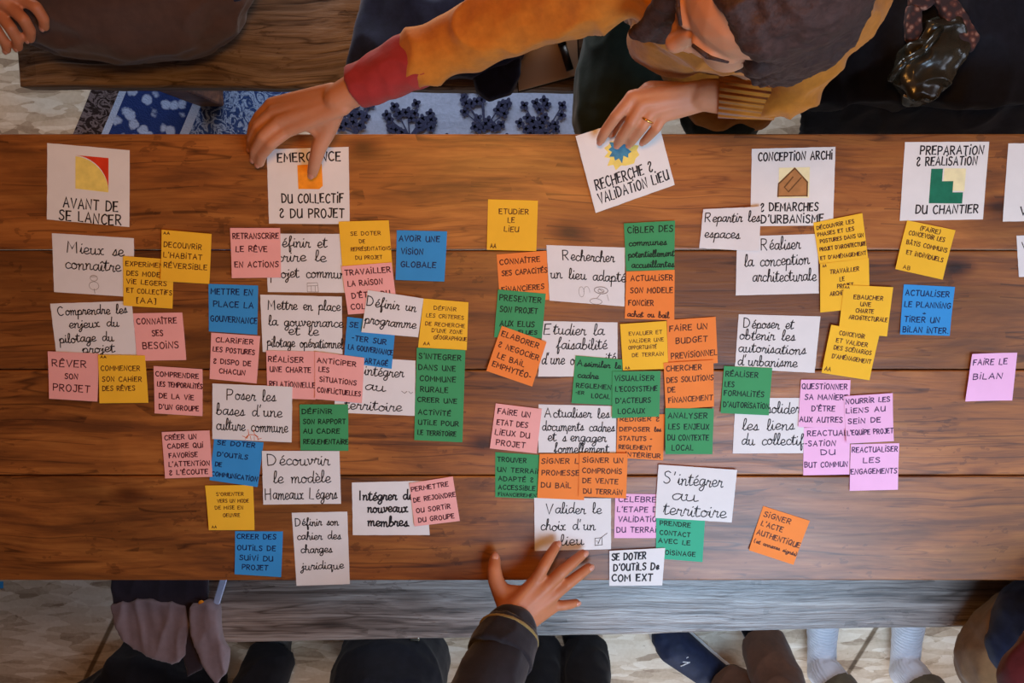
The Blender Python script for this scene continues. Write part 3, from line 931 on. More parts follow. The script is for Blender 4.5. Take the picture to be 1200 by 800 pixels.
# (kind, corners TL TR BR BL in photo pixels, cap height, label, lines (text, u0, u1, v[, cap height]), curl mm, curl edge)
NOTES = [
 # title cards
 ('title', [(55.5,167.5),(152,176),(152,266),(55.5,257)], .14, 'title card AVANT DE SE LANCER with a red and yellow quarter circle', [('AVANT DE',.2,.87,.755),('SE LANCER',.15,.91,.925)], 1, 'b'),
 ('title', [(312.5,175),(408.6,172),(410,262.6),(315.4,262)], .125, 'title card EMERGENCE DU COLLECTIF with an orange square, under a pointing hand', [('EMERGENCE',.13,.91,.115),('DU COLLECTİF',.17,.93,.66),('& DU PROJET',.14,.94,.855)], .6, 'b'),
 ('title', [(881,174.4),(979,172),(976,264),(879,265)], .11, 'title card CONCEPTION ARCHI with a tan house drawing', [('CONCEPTİON ARCHİ',.08,.97,.105),('& DEMARCHES',.12,.82,.755),("D'URBANİSME",.13,.89,.91)], .3, 'b'),
 ('title', [(1060.4,166.4),(1159,166),(1151.4,257),(1054,258.6)], .115, 'title card PREPARATION ET REALISATION with dark green stairs', [('PREPARATİON',.19,.95,.105),('& REALİSATİON',.16,.88,.245),('DU CHANTIER',.185,.94,.86)], .5, 'b'),
 ('title', [(1181.4,168),(1279,167),(1273,258),(1174.6,259.6)], .11, 'white title card cut off by the right edge of the photo, top row', [('Vİ',.2,.33,.86)], .5, 'b'),
 # left group
 ('white', [(61,273),(157,279),(158,348),(63.6,342)], .22, 'white card reading Mieux se connaître, with a faint pencil figure', [('Mieux se',.18,.86,.26),('connaître',.15,.82,.53)], .3, 'b'),
 ('white', [(59,355.6),(154.4,352.4),(160.5,417),(67,421)], .18, 'white card reading Comprendre les enjeux du pilotage du projet', [('Comprendre les',.08,.92,.17),('enjeux du',.2,.8,.4),('pilotage du',.06,.72,.66),('projet',.33,.72,.86)], .3, 'b'),
 ('yellow', [(144.4,300),(203.6,304),(202.4,361.4),(145,358)], .11, 'yellow sticky note EXPERIMENTER DES MODES DE VIE, ending in AA in brackets', [('EXPERİMEN',.05,.8,.14),('DES MODES',.07,.82,.33),('VİE LEGERS',.07,.88,.5),('ET COLLECTİFS',.07,.99,.68),('[AA]',.27,.68,.87,.13)], .5, 'b'),
 ('yellow', [(189.6,269),(248,274),(246,332.4),(189,329)], .12, 'yellow sticky note DECOUVRIR L\'HABITAT REVERSIBLE, overlapping another yellow note', [('AA',.04,.17,.06,.06),('DECOUVRİR',.05,.82,.28),("L'HABİTAT",.05,.84,.48),('RÉVERSİBLE',.06,.95,.68)], 2.5, 'b'),
 ('pink', [(56,411.4),(116,414),(115,470),(58.4,466.6)], .17, 'salmon pink sticky note REVER SON PROJET, at the left edge of the table', [('RÊVER',.08,.77,.24),('SON',.33,.6,.5,.13),('PROJET',.09,.85,.75)], 2, 'b'),
 ('pink', [(156,367),(213.6,366),(219,421.4),(161.4,422.4)], .14, 'salmon pink sticky note CONNAITRE SES BESOINS', [('CONNAÎTRE',.06,.88,.17),('SES',.35,.58,.42),('BESOİNS',.14,.88,.68,.16)], 2, 'b'),
 ('yellow', [(115,415.6),(170,416.4),(174.6,471.4),(117.4,472)], .12, 'yellow sticky note COMMENCER SON CAHIER DES REVES', [('AA',.05,.18,.04,.06),('COMMENCER',.05,.88,.27),('SON CAHİER',.07,.9,.5),('DES RÊVES',.07,.75,.69)], 2, 'b'),
 ('pink', [(180,428.6),(237.4,432.4),(238,487),(182,483.6)], .12, 'salmon pink sticky note COMPRENDRE LES TEMPORALITES DE LA VIE D\'UN GROUPE', [('COMPRENDRE',.04,.93,.16),('LES TEMPORALİTÉS',.07,1.0,.37),('DE LA VİE',.1,.83,.62),("D'UN GROUPE",.1,.93,.85)], 2.5, 'b'),
 ('white', [(311,273.6),(405,274),(407,343),(314,342)], .2, 'white card reading Définir et écrire le projet commun, partly under a pink note', [('Définir et',.08,.75,.18),('écrire le',.04,.73,.42),('projet commun',.04,.97,.7)], .3, 'b'),
 ('pink', [(269.6,267),(328.4,267),(330,325),(272.4,325.6)], .13, 'salmon pink sticky note RETRANSCRIRE LE REVE EN ACTIONS', [('RETRANSCRİRE',.05,.97,.16),('LE RÊVE',.1,.74,.42),('EN ACTİONS',.07,.96,.73)], 2.5, 'b'),
 ('yellow', [(397,259.6),(455.6,258),(460,314),(401.6,316)], .09, 'yellow sticky note SE DOTER DE REPRESENTATIONS DU PROJET', [('SE DOTER',.22,.83,.26),('DE',.38,.5,.42),('REPRÉSENTATİONS',.2,1.0,.58),('DU PROJET',.28,.82,.76)], .3, 'b'),
 ('pink', [(400,312),(459,307.4),(466,364),(408,368.4)], .13, 'salmon pink sticky note TRAVAILLER LA RAISON D\'ETRE, partly under a white card', [('TRAVAİLLER',.05,.97,.14),('LA RAİSON',.08,.78,.37),("D'ÊTRE DU",.13,.9,.62),('COLLECTİF',.08,.9,.85)], .3, 'b'),
 ('blue', [(465,269.6),(524,271),(521,329.6),(464,327.6)], .13, 'blue sticky note AVOIR UNE VISION GLOBALE, on bare wood', [('AVOİR UNE',.05,.87,.16),('VİSİON',.1,.55,.42),('GLOBALE',.1,.82,.68)], 4, 'b'),
 ('blue', [(244.4,332.4),(302.6,334.4),(301.6,392),(245,388)], .14, 'blue sticky note METTRE EN PLACE LA GOUVERNANCE', [('METTRE EN',.05,.9,.15),('PLACE LA',.1,.92,.41),('GOUVERNANCE',.04,1.0,.72)], .4, 'b'),
 ('pink', [(247.6,389.6),(305,393.6),(301,449),(246,443.6)], .12, 'salmon pink sticky note CLARIFIER LES POSTURES ET DISPO DE CHACUN', [('CLARİFİER',.1,.88,.14),('LES POSTURES',.05,.92,.35),('& DISPO DE',.07,.86,.6),('CHACUN',.2,.75,.8)], 1, 'b'),
 ('white', [(305,345),(400.6,347.4),(401.4,415),(308,412)], .19, 'white card reading Mettre en place la gouvernance et le pilotage opérationnel', [('Mettre en place',.09,.97,.2),('la gouvernance',.09,1.0,.48),('et le',.33,.69,.64),('pilotage opérationnel',.06,1.0,.85)], .3, 'b'),
 ('white', [(394,416),(487,422.4),(486,487),(392,483)], .2, 'white card reading intégrer au territoire, tucked under pink and blue notes', [('intégrer',.36,.84,.26),('au',.37,.6,.53),('territoire',.12,.82,.88)], .3, 'b'),
 ('blue', [(407,371),(464,378),(459,432),(403,424)], .13, 'blue sticky note on LA GOUVERNANCE PARTAGE, half hidden by a white card', [('SE',.06,.25,.16),('-TER SUR',.13,.85,.44),('LA GOUVERNANCE',.07,1.0,.65),('PARTAGÉ',.36,.92,.9)], .3, 'b'),
 ('white', [(431,339.6),(496.4,349.6),(490,395),(423.6,389)], .26, 'small tilted white card reading Définir un programme', [('Définir un',.02,.88,.3),('programme',.03,.92,.72)], .5, 'b'),
 ('green', [(486.6,461),(543.6,464),(542,517.6),(485.6,515)], .12, 'green sticky note CREER UNE ACTIVITE UTILE POUR LE TERRITOIRE, lower of the joined pair', [('CREER UNE',.05,.87,.12),('ACTİVİTÉ',.07,.75,.39),('UTİLE POUR',.08,.92,.61),('LE TERRİTOİRE',.07,.87,.83)], 2, 'b'),
 ('green', [(488.4,407),(545.4,410),(543.6,466),(487,463)], .13, 'green sticky note S\'INTEGRER DANS UNE COMMUNE RURALE, upper of the joined pair', [("S'INTEGRER",.05,.93,.17),('DANS UNE',.05,.82,.4),('COMMUNE',.08,.83,.63),('RURALE',.1,.68,.86)], .4, 'b'),
 ('yellow', [(496.4,349.6),(549,354),(547,410),(490,407)], .09, 'yellow sticky note DEFINIR LES CRITERES DE RECHERCHE, above a green note', [('DÉFİNİR',.25,.75,.17),('LES CRİTERES',.1,.92,.33),('DE RECHERCHE',.1,.95,.5),("D'UNE ZONE",.25,.9,.63),('GÉOGRAPHİQUE',.3,1.0,.77),('AA',.1,.24,.91,.08)], .4, 'b'),
 ('pink', [(312,410.4),(369,411.6),(370,468),(313.6,466)], .13, 'salmon pink sticky note REALISER UNE CHARTE RELATIONNELLE', [('RÉALİSER',.04,.77,.18),('UNE CHARTE',.07,.92,.39),('RELATİONNELLE',.05,1.0,.7)], .3, 'b'),
 ('pink', [(369,411.6),(427,419),(424.4,472),(369.6,467)], .12, 'salmon pink sticky note ANTICIPER LES SITUATIONS CONFLICTUELLES', [('ANTİCİPER',.05,.85,.17),('LES',.08,.3,.36),('SİTUATİONS',.1,.87,.57),('CONFLİCTUELLES',.05,.97,.8)], 2, 'b'),
 ('green', [(351,473.6),(408,473.6),(408.6,527.6),(352.4,527)], .12, 'green sticky note DEFINIR SON RAPPORT AU CADRE REGLEMENTAIRE', [('DÉFİNİR',.05,.68,.15),('SON RAPPORT',.07,.95,.37),('AU CADRE',.07,.83,.58),('REGLEMENTAİRE',.07,1.0,.81)], 2, 'b'),
 ('blue', [(251,514),(309,518),(302.4,570),(246,562)], .12, 'blue sticky note SE DOTER D\'OUTILS DE COMMUNICATION, tucked under a white card', [('SE DOTER',.08,.85,.08),("D'OUTİLS",.1,.73,.36),('DE',.08,.22,.6),('COMMUNİCATİON',.03,.98,.83)], 1.5, 'b'),
 ('pink', [(189.6,506),(245.6,504),(249.4,558),(194,560)], .12, 'salmon pink sticky note CREER UN CADRE QUI FAVORISE L\'ATTENTION ET L\'ECOUTE', [('CRÉER UN',.05,.73,.12),('CADRE QUİ',.1,.85,.31),('FAVORİSE',.12,.72,.51),("L'ATTENTİON",.1,.97,.7),("& L'ÉCOUTE",.1,.92,.88)], 1.5, 'b'),
 ('white', [(249,449),(342.6,453),(342,518),(249,514)], .22, 'white card reading Poser les bases d\'une culture commune', [('Poser les',.18,.78,.22),("bases d'une",.05,.86,.5),('culture commune',.05,.94,.77)], .4, 'b'),
 ('white', [(307,528),(398,528),(400,589.6),(308.6,591)], .24, 'white card reading Découvrir le modèle Hameaux Légers', [('Découvrir',.07,.85,.2),('le modèle',.14,.86,.53),('Hameaux Légers',.03,.94,.84)], 1.5, 'r'),
 ('yellow', [(240.4,568.6),(296.6,568),(299,620),(245.6,620)], .09, 'yellow sticky note S\'ORIENTER VERS UN MODE DE MISE EN OEUVRE', [("S'ORIENTER",.22,.8,.2),('VERS UN MODE',.23,.9,.35),('DE MİSE EN',.17,.78,.5),('OEUVRE',.33,.7,.67),('AA',.07,.18,.93,.06)], 3, 'b'),
 ('blue', [(275.6,622),(331.6,622.4),(330,675),(275.6,671.6)], .13, 'blue sticky note CREER DES OUTILS DE SUIVI DU PROJET, near the front table edge', [('CREER DES',.04,.87,.12),('OUTİLS DE',.05,.87,.38),('SUİVİ DU',.1,.82,.61),('PROJET',.16,.72,.82)], 3, 'b'),
 ('white', [(342,600.4),(407,599),(410,684),(347.6,686)], .12, 'tall white card reading Définir son cahier des charges juridique', [('Définir son',.05,.82,.15),('cahier des',.07,.85,.34),('charges',.12,.68,.52),('juridique',.12,.88,.75)], .3, 't'),
 ('white', [(412.4,565),(500,563),(503.6,626.4),(413.6,626.4)], .2, 'white card in bold letters reading Intégrer de nouveaux membres', [('Intégrer de',.1,.8,.29),('nouveaux',.2,.72,.52),('membres.',.2,.75,.78)], 1, 'b'),
 ('pink', [(479.6,566),(530.6,558),(539,609.6),(486,616)], .12, 'tilted salmon pink note PERMETTRE DE REJOINDRE OU SORTIR DU GROUPE', [('PERMETTRE',.03,.88,.15),('DE REJOİNDRE',.05,1.0,.4),('OU SORTİR',.08,.85,.65),('DU GROUPE',.1,.9,.87)], 2, 'b'),
 # middle group
 ('yellow', [(572,233.4),(630.4,235),(628.4,294),(570.6,292.6)], .12, 'yellow sticky note ETUDIER LE LIEU, topmost of the middle column', [('ETUDİER',.23,.83,.23),('LE',.41,.55,.4),('LİEU',.34,.64,.58),('AA',.07,.19,.92,.1)], 3, 'b'),
 ('orange', [(582,298),(640.4,293.6),(643.6,351),(586,356)], .12, 'orange sticky note CONNAITRE SES CAPACITES FINANCIERES', [('CONNAÎTRE',.05,.87,.16),('SES CAPACİTÉS',.08,1.0,.39),('FİNANCİERES',.06,.92,.72)], .4, 'b'),
 ('white', [(640.4,287),(732.4,290),(731.6,359),(644,352)], .2, 'white card reading Rechercher un lieu adapté, with pencil doodles', [('Rechercher',.2,.85,.2),('un lieu adapté',.03,1.0,.53)], .4, 'b'),
 ('white', [(637,376),(723.6,377.6),(723.6,441),(630.4,441)], .22, 'white card reading Etudier la faisabilité, partly under green and orange notes', [('Etudier la',.02,.8,.18),('faisabilité',.2,.85,.44),("d'une o",.03,.44,.72),('ité',.84,.97,.68)], .3, 'b'),
 ('green', [(583.6,339),(639.6,344),(635,396),(579,395)], .14, 'green sticky note PRESENTER SON PROJET AUX ELUS', [('PRESENTER',.05,.93,.16),('SON PROJET',.08,.87,.4),('AUX ELUS',.1,.83,.7),('ELUES',.5,.9,.88,.1)], .4, 'b'),
 ('orange', [(588,381.6),(640.6,400.6),(623.6,452.4),(570,434)], .13, 'strongly tilted orange note ELABORER ET NEGOCIER LE BAIL EMPHYTEO-', [('ELABORER',.06,.88,.14),('& NEGOCİER',.07,.96,.38),('LE BAİL',.12,.72,.61),('EMPHYTÉO-',.08,.92,.81)], 3, 'b'),
 ('green', [(731,261.6),(791,258.4),(790,316),(733.6,317.4)], .15, 'green sticky note CIBLER DES communes potentiellement accueillantes', [('CİBLER DES',.07,.97,.15),('communes',.08,.82,.44),('potentiellement',.06,.98,.68),('accueillantes',.12,.98,.9)], .5, 'b'),
 ('orange', [(734,318),(790.6,316),(790,375),(732,373)], .13, 'orange sticky note ACTUALISER SON MODELE FONCIER achat ou bail', [('ACTUALİSER',.1,.97,.15),('SON MODELE',.1,.97,.4),('FONCİER :',.07,.7,.66),('achat ou bail',.05,.88,.92)], 1, 'b'),
 ('green', [(674.4,416.4),(730,421),(727,475),(669.6,472)], .14, 'green sticky note Assimiler le cadre REGLEMENTAIRE LOCAL', [('Assimiler le',.05,.95,.17),('cadre',.08,.5,.42),('REGLEMEN',.07,.8,.62,.11),('-ER',.07,.25,.77,.08),('LOCAL',.4,.78,.82,.11)], .4, 'b'),
 ('yellow', [(726.6,379.6),(781,376),(783,432),(730,433.6)], .09, 'yellow sticky note EVALUER ET VALIDER UNE OPPORTUNITE DE TERRAIN', [('EVALUER ET',.18,.9,.22),('VALİDER UNE',.17,.93,.38),('OPPORTUNİTÉ',.15,.77,.52),('DE TERRAİN',.22,.92,.68),('AA',.05,.16,.95,.07)], .5, 'b'),
 ('orange', [(781.4,375),(838.6,371),(841,425),(783,431)], .14, 'orange sticky note FAIRE UN BUDGET PREVISIONNEL', [('FAİRE UN',.05,.83,.18),('BUDGET',.17,.82,.45),('PREVİSİONNEL',.07,1.0,.76)], .5, 'b'),
 ('orange', [(777.6,425),(836,421.6),(836.6,476),(780,480)], .13, 'orange sticky note CHERCHER DES SOLUTIONS DE FINANCEMENT', [('CHERCHER',.05,.77,.13),('DES SOLUTİONS',.05,1.0,.37),('DE',.06,.22,.58),('FİNANCEMENT',.07,.98,.8)], .6, 'b'),
 ('white', [(631,473.6),(722,475.6),(721.6,531),(631,530)], .22, 'white card reading Actualiser les documents cadres et s\'engager formellement', [('Actualiser les',.08,.9,.2),('documents cadres',.05,.97,.48),("et s'engager",.12,.86,.7),('formellement',.2,.9,.94)], .4, 'b'),
 ('orange', [(724,486),(779,485),(777,539),(722,536)], .11, 'orange sticky note REDIGER ET DEPOSER les STATUTS, REGLEMENT INTERIEUR', [('REDİGER &',.05,.9,.1),('DEPOSER les',.05,.92,.33),('STATUTS -',.05,.75,.54),('REGLEMENT',.05,.75,.74),('İNTÉRİEUR',.2,.95,.91)], .5, 'b'),
 ('green', [(717.6,435),(774,434.4),(772.4,487.6),(717,489.6)], .13, 'green sticky note VISUALISER L\'ECOSYSTEME D\'ACTEURS LOCAUX', [('VİSUALİSER',.05,.88,.15),("L'ECOSYSTEME",.07,.95,.38),("D'ACTEURS",.08,.82,.63),('LOCAUX',.13,.7,.86)], 1, 'b'),
 ('green', [(779.4,478),(836.6,478.4),(834.4,531.4),(779.4,531.4)], .14, 'green sticky note ANALYSER LES ENJEUX DU CONTEXTE LOCAL', [('ANALYSER',.06,.88,.16),('LES ENJEUX',.07,.92,.4),('DU CONTEXTE',.05,.92,.64),('LOCAL',.14,.6,.86)], 2, 'b'),
 ('pink', [(581,472.4),(635,479),(629,531),(574,525)], .14, 'pink sticky note FAIRE UN ETAT DES LIEUX DU PROJET', [('FAİRE UN',.07,.78,.16),('ETAT DES',.08,.75,.4),('LİEUX DU',.07,.82,.62),('PROJET',.12,.75,.85)], .5, 'b'),
 ('green', [(580.4,529.4),(636,533),(632,584),(580.4,582)], .12, 'green sticky note TROUVER UN TERRAIN ADAPTE ET ACCESSIBLE', [('TROUVER',.05,.67,.15),('UN TERRAİN',.05,1.0,.38),('ADAPTÉ &',.07,.85,.58),('ACCESSİBLE',.07,.9,.77),('FİNANCİEREMENT',.07,1.0,.93,.09)], 1, 'b'),
 ('white', [(626,583),(716,583.6),(716,643),(626.6,645)], .22, 'white card reading Valider le choix d\'un lieu, with a ticked box', [('Valider le',.15,.86,.24),("choix d'un",.08,.78,.56),('lieu',.34,.62,.85)], .4, 'b'),
 ('orange', [(632.4,531.6),(687,531),(684.4,585.6),(629.6,583)], .13, 'orange sticky note SIGNER LA PROMESSE DU BAIL, left of its pair', [('SİGNER LA',.05,.98,.16),('PROMESSE',.07,.88,.42),('DU BAİL',.07,.72,.7)], .6, 'b'),
 ('lilac', [(721,578),(778,579),(776,630),(719.6,630)], .14, 'lilac pink note CELEBRER L\'ETAPE DE VALIDATION DU TERRAIN', [('CELEBRER',.07,.98,.12),("L'ETAPE DE",.05,.98,.35),('VALİDATİON',.08,.98,.57),('DU TERRAİN',.05,.98,.81)], .5, 'b'),
 ('orange', [(679,530.4),(735.6,531),(733.6,583.6),(678,581)], .13, 'orange sticky note SIGNER UN COMPROMIS DE VENTE DU TERRAIN', [('SİGNER UN',.07,.92,.16),('COMPROMİS',.07,.9,.4),('DE VENTE',.08,.83,.63),('DU TERRAİN',.1,.92,.87)], 1, 'b'),
 ('teal', [(769,603),(826,608),(823,658),(768.6,654)], .12, 'teal green note PRENDRE CONTACT AVEC LE VOISINAGE', [('PRENDRE',.08,.72,.17),('CONTACT',.08,.72,.39),('AVEC LE',.05,.73,.58),('VOİSİNAGE',.1,.85,.84)], .8, 'r'),
 ('white', [(771.6,544),(863.4,550),(857,611.4),(767.6,606.6)], .26, 'large white card in big script reading S\'intégrer au territoire, front middle', [("S'intégrer",.08,.82,.28),('au',.2,.5,.58),('territoire',.1,.9,.86)], 2, 'r'),
 ('white', [(714,645),(779.4,641.6),(776,685.6),(714,686)], .2, 'small white card SE DOTER D\'OUTILS DE COM EXT on the front table edge', [('SE DOTER',.05,.67,.18),("D'OUTİLS De",.08,.9,.48),('COM EXT',.05,.82,.78)], .3, 't'),
 # right group
 ('white', [(863.6,277),(958,274),(959.4,343.6),(862,346)], .22, 'white card reading Réaliser la conception architecturale', [('Réaliser',.3,.77,.18),('la conception',.1,.88,.45),('architecturale',.2,.96,.72)], .5, 'b'),
 ('white', [(824,245),(891,242),(888,294.4),(819.4,290.6)], .26, 'small torn white card reading Repartir les espaces', [('Repartir les',.05,.97,.27),('espaces',.07,.65,.66)], 5, 'r'),
 ('yellow', [(953,261),(1010.4,249.6),(1017,303),(960,309)], .1, 'yellow sticky note DECOUVRIR LES PHASES ET LES POSTURES, uppermost of the yellow chain', [('DÉCOUVRİR LES',.05,.82,.14),('PHASES ET LES',.05,.8,.3),('POSTURES DANS UN',.08,.97,.47),("PROJET D'ARCHITECTURE",.05,1.0,.66),("ET D'AMÉNAGEMENT",.04,.98,.87)], .6, 'b'),
 ('yellow', [(961,309),(1018,302.4),(1019,360),(961,366)], .1, 'yellow sticky note TRAVAILLER LE PROJET ARCHI, second in the yellow chain', [('AA',.05,.13,.05,.06),('TRAVAİLLER',.2,.8,.19),('LE',.4,.5,.36),('PROJET',.35,.68,.5),('ARCHİTECTURAL',.2,.9,.64)], .6, 'b'),
 ('yellow', [(989,333.6),(1046.6,336.4),(1039,394),(982.4,388)], .1, 'yellow sticky note EBAUCHER UNE CHARTE ARCHITECTURALE, third in the yellow chain', [('AA',.02,.12,.05,.06),('EBAUCHER',.23,.83,.24),('UNE',.38,.6,.38),('CHARTE',.3,.67,.52),('ARCHİTECTURALE',.18,.97,.67)], 1, 'b'),
 ('yellow', [(974,380.4),(1031,390),(1018,445),(962,436.4)], .1, 'tilted yellow note CONCEVOIR ET VALIDER DES SCENARIOS, lowest of the yellow chain', [('CONCEVOİR',.2,.72,.13),('ET VALİDER',.17,.82,.29),('DES SCÉNARİOS',.15,.93,.44),("D'AMÉNAGEMENT",.15,.96,.62),('AA',.05,.18,.9,.1)], 2.5, 'b'),
 ('yellow', [(1063,258),(1119.6,269.6),(1103.4,327.4),(1048,315)], .1, 'tilted yellow note CONCEVOIR LES BATIS COMMUNS, under the green stairs card', [('(FAİRE)',.3,.72,.1),('CONCEVOİR LES',.1,.85,.23),('BÂTİS COMMUNS',.1,.95,.42),('ET İNDİVİDUELS',.15,.92,.62),('AB',.15,.3,.92,.09)], 3, 'b'),
 ('blue', [(1059,333),(1119,336),(1111.6,393),(1053.6,391.4)], .13, 'bright blue note ACTUALISER LE PLANNING, TIRER UN BILAN, on the right of the table', [('ACTUALİSER',.05,.92,.16),('LE PLANNİNG',.05,.97,.39),('+',.42,.5,.56,.09),('TİRER UN',.07,.78,.69),('BİLAN İNTER.',.05,.97,.9)], 3, 'b'),
 ('white', [(865.6,368),(961.4,370.6),(954.4,436.6),(861,432)], .2, 'white card reading Déposer et obtenir les autorisations d\'urbanisme', [('Déposer et',.07,.67,.19),('obtenir les',.03,.7,.4),('autorisations',.03,.85,.63),("d'urbanisme",.03,.76,.87)], .5, 'b'),
 ('white', [(862,466),(943,466),(941,530.6),(858.4,531)], .22, 'white card reading les liens du collectif, partly under a green note', [('Consolider',.16,.92,.22),('les liens',.12,.84,.52),('du collectif',.12,.99,.79)], .5, 'b'),
 ('green', [(848.4,428.6),(905,431),(900.4,486),(844,483.4)], .13, 'green sticky note REALISER LES FORMALITES D\'AUTORISATION', [('RÉALİSER',.05,.73,.16),('LES',.05,.25,.38),('FORMALİTÉS',.05,.88,.57),("D'AUTORİSATİON",.05,1.0,.81)], 2, 'b'),
 ('lilac', [(942,501),(996,500),(995,555.6),(941,556.6)], .13, 'lilac pink note REACTUALISATION DU BUT COMMUN, lower left of its cluster', [('REACTUALİ',.08,1.0,.12),('-SATİON',.03,.7,.33),('DU',.38,.7,.52),('BUT COMMUN',.03,.97,.78)], .4, 'b'),
 ('lilac', [(997,520.4),(1053.6,519),(1051.4,573),(995,574.4)], .13, 'lilac pink note REACTUALISER LES ENGAGEMENTS, lower right of its cluster', [('REACTUALİSER',.03,.98,.12),('LES',.27,.63,.35),('ENGAGEMENTS',.02,.98,.59)], 2, 'b'),
 ('lilac', [(938.6,444.6),(996.6,445),(994,501.4),(935,500)], .13, 'lilac pink note QUESTIONNER SA MANIERE D\'ETRE AUX AUTRES', [('QUESTİONNER',.03,.95,.14),('SA MANİERE',.1,.97,.36),("D'ÊTRE",.25,.72,.6),('AUX AUTRES',.02,.88,.83)], 1.5, 'b'),
 ('lilac', [(989,464),(1046,460.4),(1046.4,516),(991,519)], .12, 'lilac pink note NOURRIR LES LIENS AU SEIN DE L\'EQUIPE', [('NOURRİR LES',.03,.95,.12),('LİENS AU',.03,.85,.32),('SEİN DE',.06,.75,.54),("L'EQUİPE PROJET",.03,1.0,.78)], 3, 'b'),
 ('lilac', [(1137,414),(1192,413),(1186,469),(1129,469.4)], .14, 'lilac pink note FAIRE LE BILAN, alone at the right of the table', [('FAİRE LE',.06,.82,.18),('BİLAN',.1,.75,.48)], 5, 'l'),
 ('orange', [(894.4,592.6),(949,610),(929,660.6),(877,643.6)], .13, 'tilted orange note SIGNER L\'ACTE AUTHENTIQUE, alone near the front table edge', [('SİGNER',.07,.65,.15),("L'ACTE",.08,.55,.36),('AUTHENTİQUE',.05,1.0,.57),('(et annexes signés)',.05,1.0,.78,.09)], 3, 'b'),
 ('white', [(1191,276),(1282,274),(1284,322),(1193.6,324.4)], .2, 'white card cut off by the right edge of the photo, second row', [('V',.06,.14,.25)], .5, 'b'),
]


def drawing(root, s, items):
    """painted or pencilled marks on a card, one mesh per colour"""
    for nm, mat, polys, strokes in items:
        bm = bmesh.new()
        for k, poly in enumerate(polys): fill(bm, s, poly, 0.00042 + 0.00006 * (nm != 'background_patch'))
        for pts, w in strokes: ribbon(bm, [(u * s.W, v * s.H) for u, v in pts], w, lambda a, b: s.at(a / s.W, b / s.H, 0.0006))
        obj(nm, bm, M[mat], root)


def circ(u, v, ru, rv, n=18, a0=0, a1=360): return [(u + ru * math.cos(R(a0 + (a1 - a0) * k / n)), v + rv * math.sin(R(a0 + (a1 - a0) * k / n))) for k in range(n + 1)]


def star(u, v, r0, r1, n, rnd): return [(u + r * math.cos(2 * math.pi * k / (2 * n)), v + r * math.sin(2 * math.pi * k / (2 * n))) for k in range(2 * n) for r in [(r1 * rnd.uniform(.8, 1.15)) if k % 2 else r0 * rnd.uniform(.85, 1.1)]]


PLACED = []


def place_note(i, spec, z0=None, lift=(0, 0, 0, 0)):
    kind, cs, h, label, lines, curl, edge = spec
    lay = 1 + max([l for q, l in PLACED if overlap(q, cs)], default=0)
    PLACED.append((cs, lay))
    z = TABLE_Z + 0.0003 + 0.0011 * (lay - 1) if z0 is None else z0
    s = Sheet(cs, z, curl * 0.001, edge, lift, i)
    nm = 'title_card' if kind == 'title' else 'index_card' if kind == 'white' else 'sticky_note'
    bm = bmesh.new()
    sheet_mesh(bm, s, rag=0.012 if 'torn' in label else (0.004 if kind in ('title', 'white') else 0.001))
    root = obj(nm, bm, M[kind], None)
    tag(root, label, 'title card' if kind == 'title' else 'index card' if kind == 'white' else 'sticky note', GROUPS.get(kind, COLNAME.get(kind, '') + ' sticky notes on the table'))
    bm = bmesh.new()
    pen = 0.0021 if kind == 'title' else 0.0024 if 'bold' in label or 'COM EXT' in label else 0.0016 if kind == 'white' else 0.0016
    if kind == 'yellow': pen = 0.0013
    if kind == 'title':                              # a line above the drawing is a piece of its own
        for k, ln in enumerate(lines):
            if k: bm = bmesh.new()
            write(bm, s, [ln], pen, h, random.Random(i * 7 + k))
            obj('handwriting', bm, M[INK[kind]], root)
    else:
        write(bm, s, lines, pen, h, random.Random(i * 7 + 1))
        obj('handwriting', bm, M[INK[kind]], root)
    return root, s


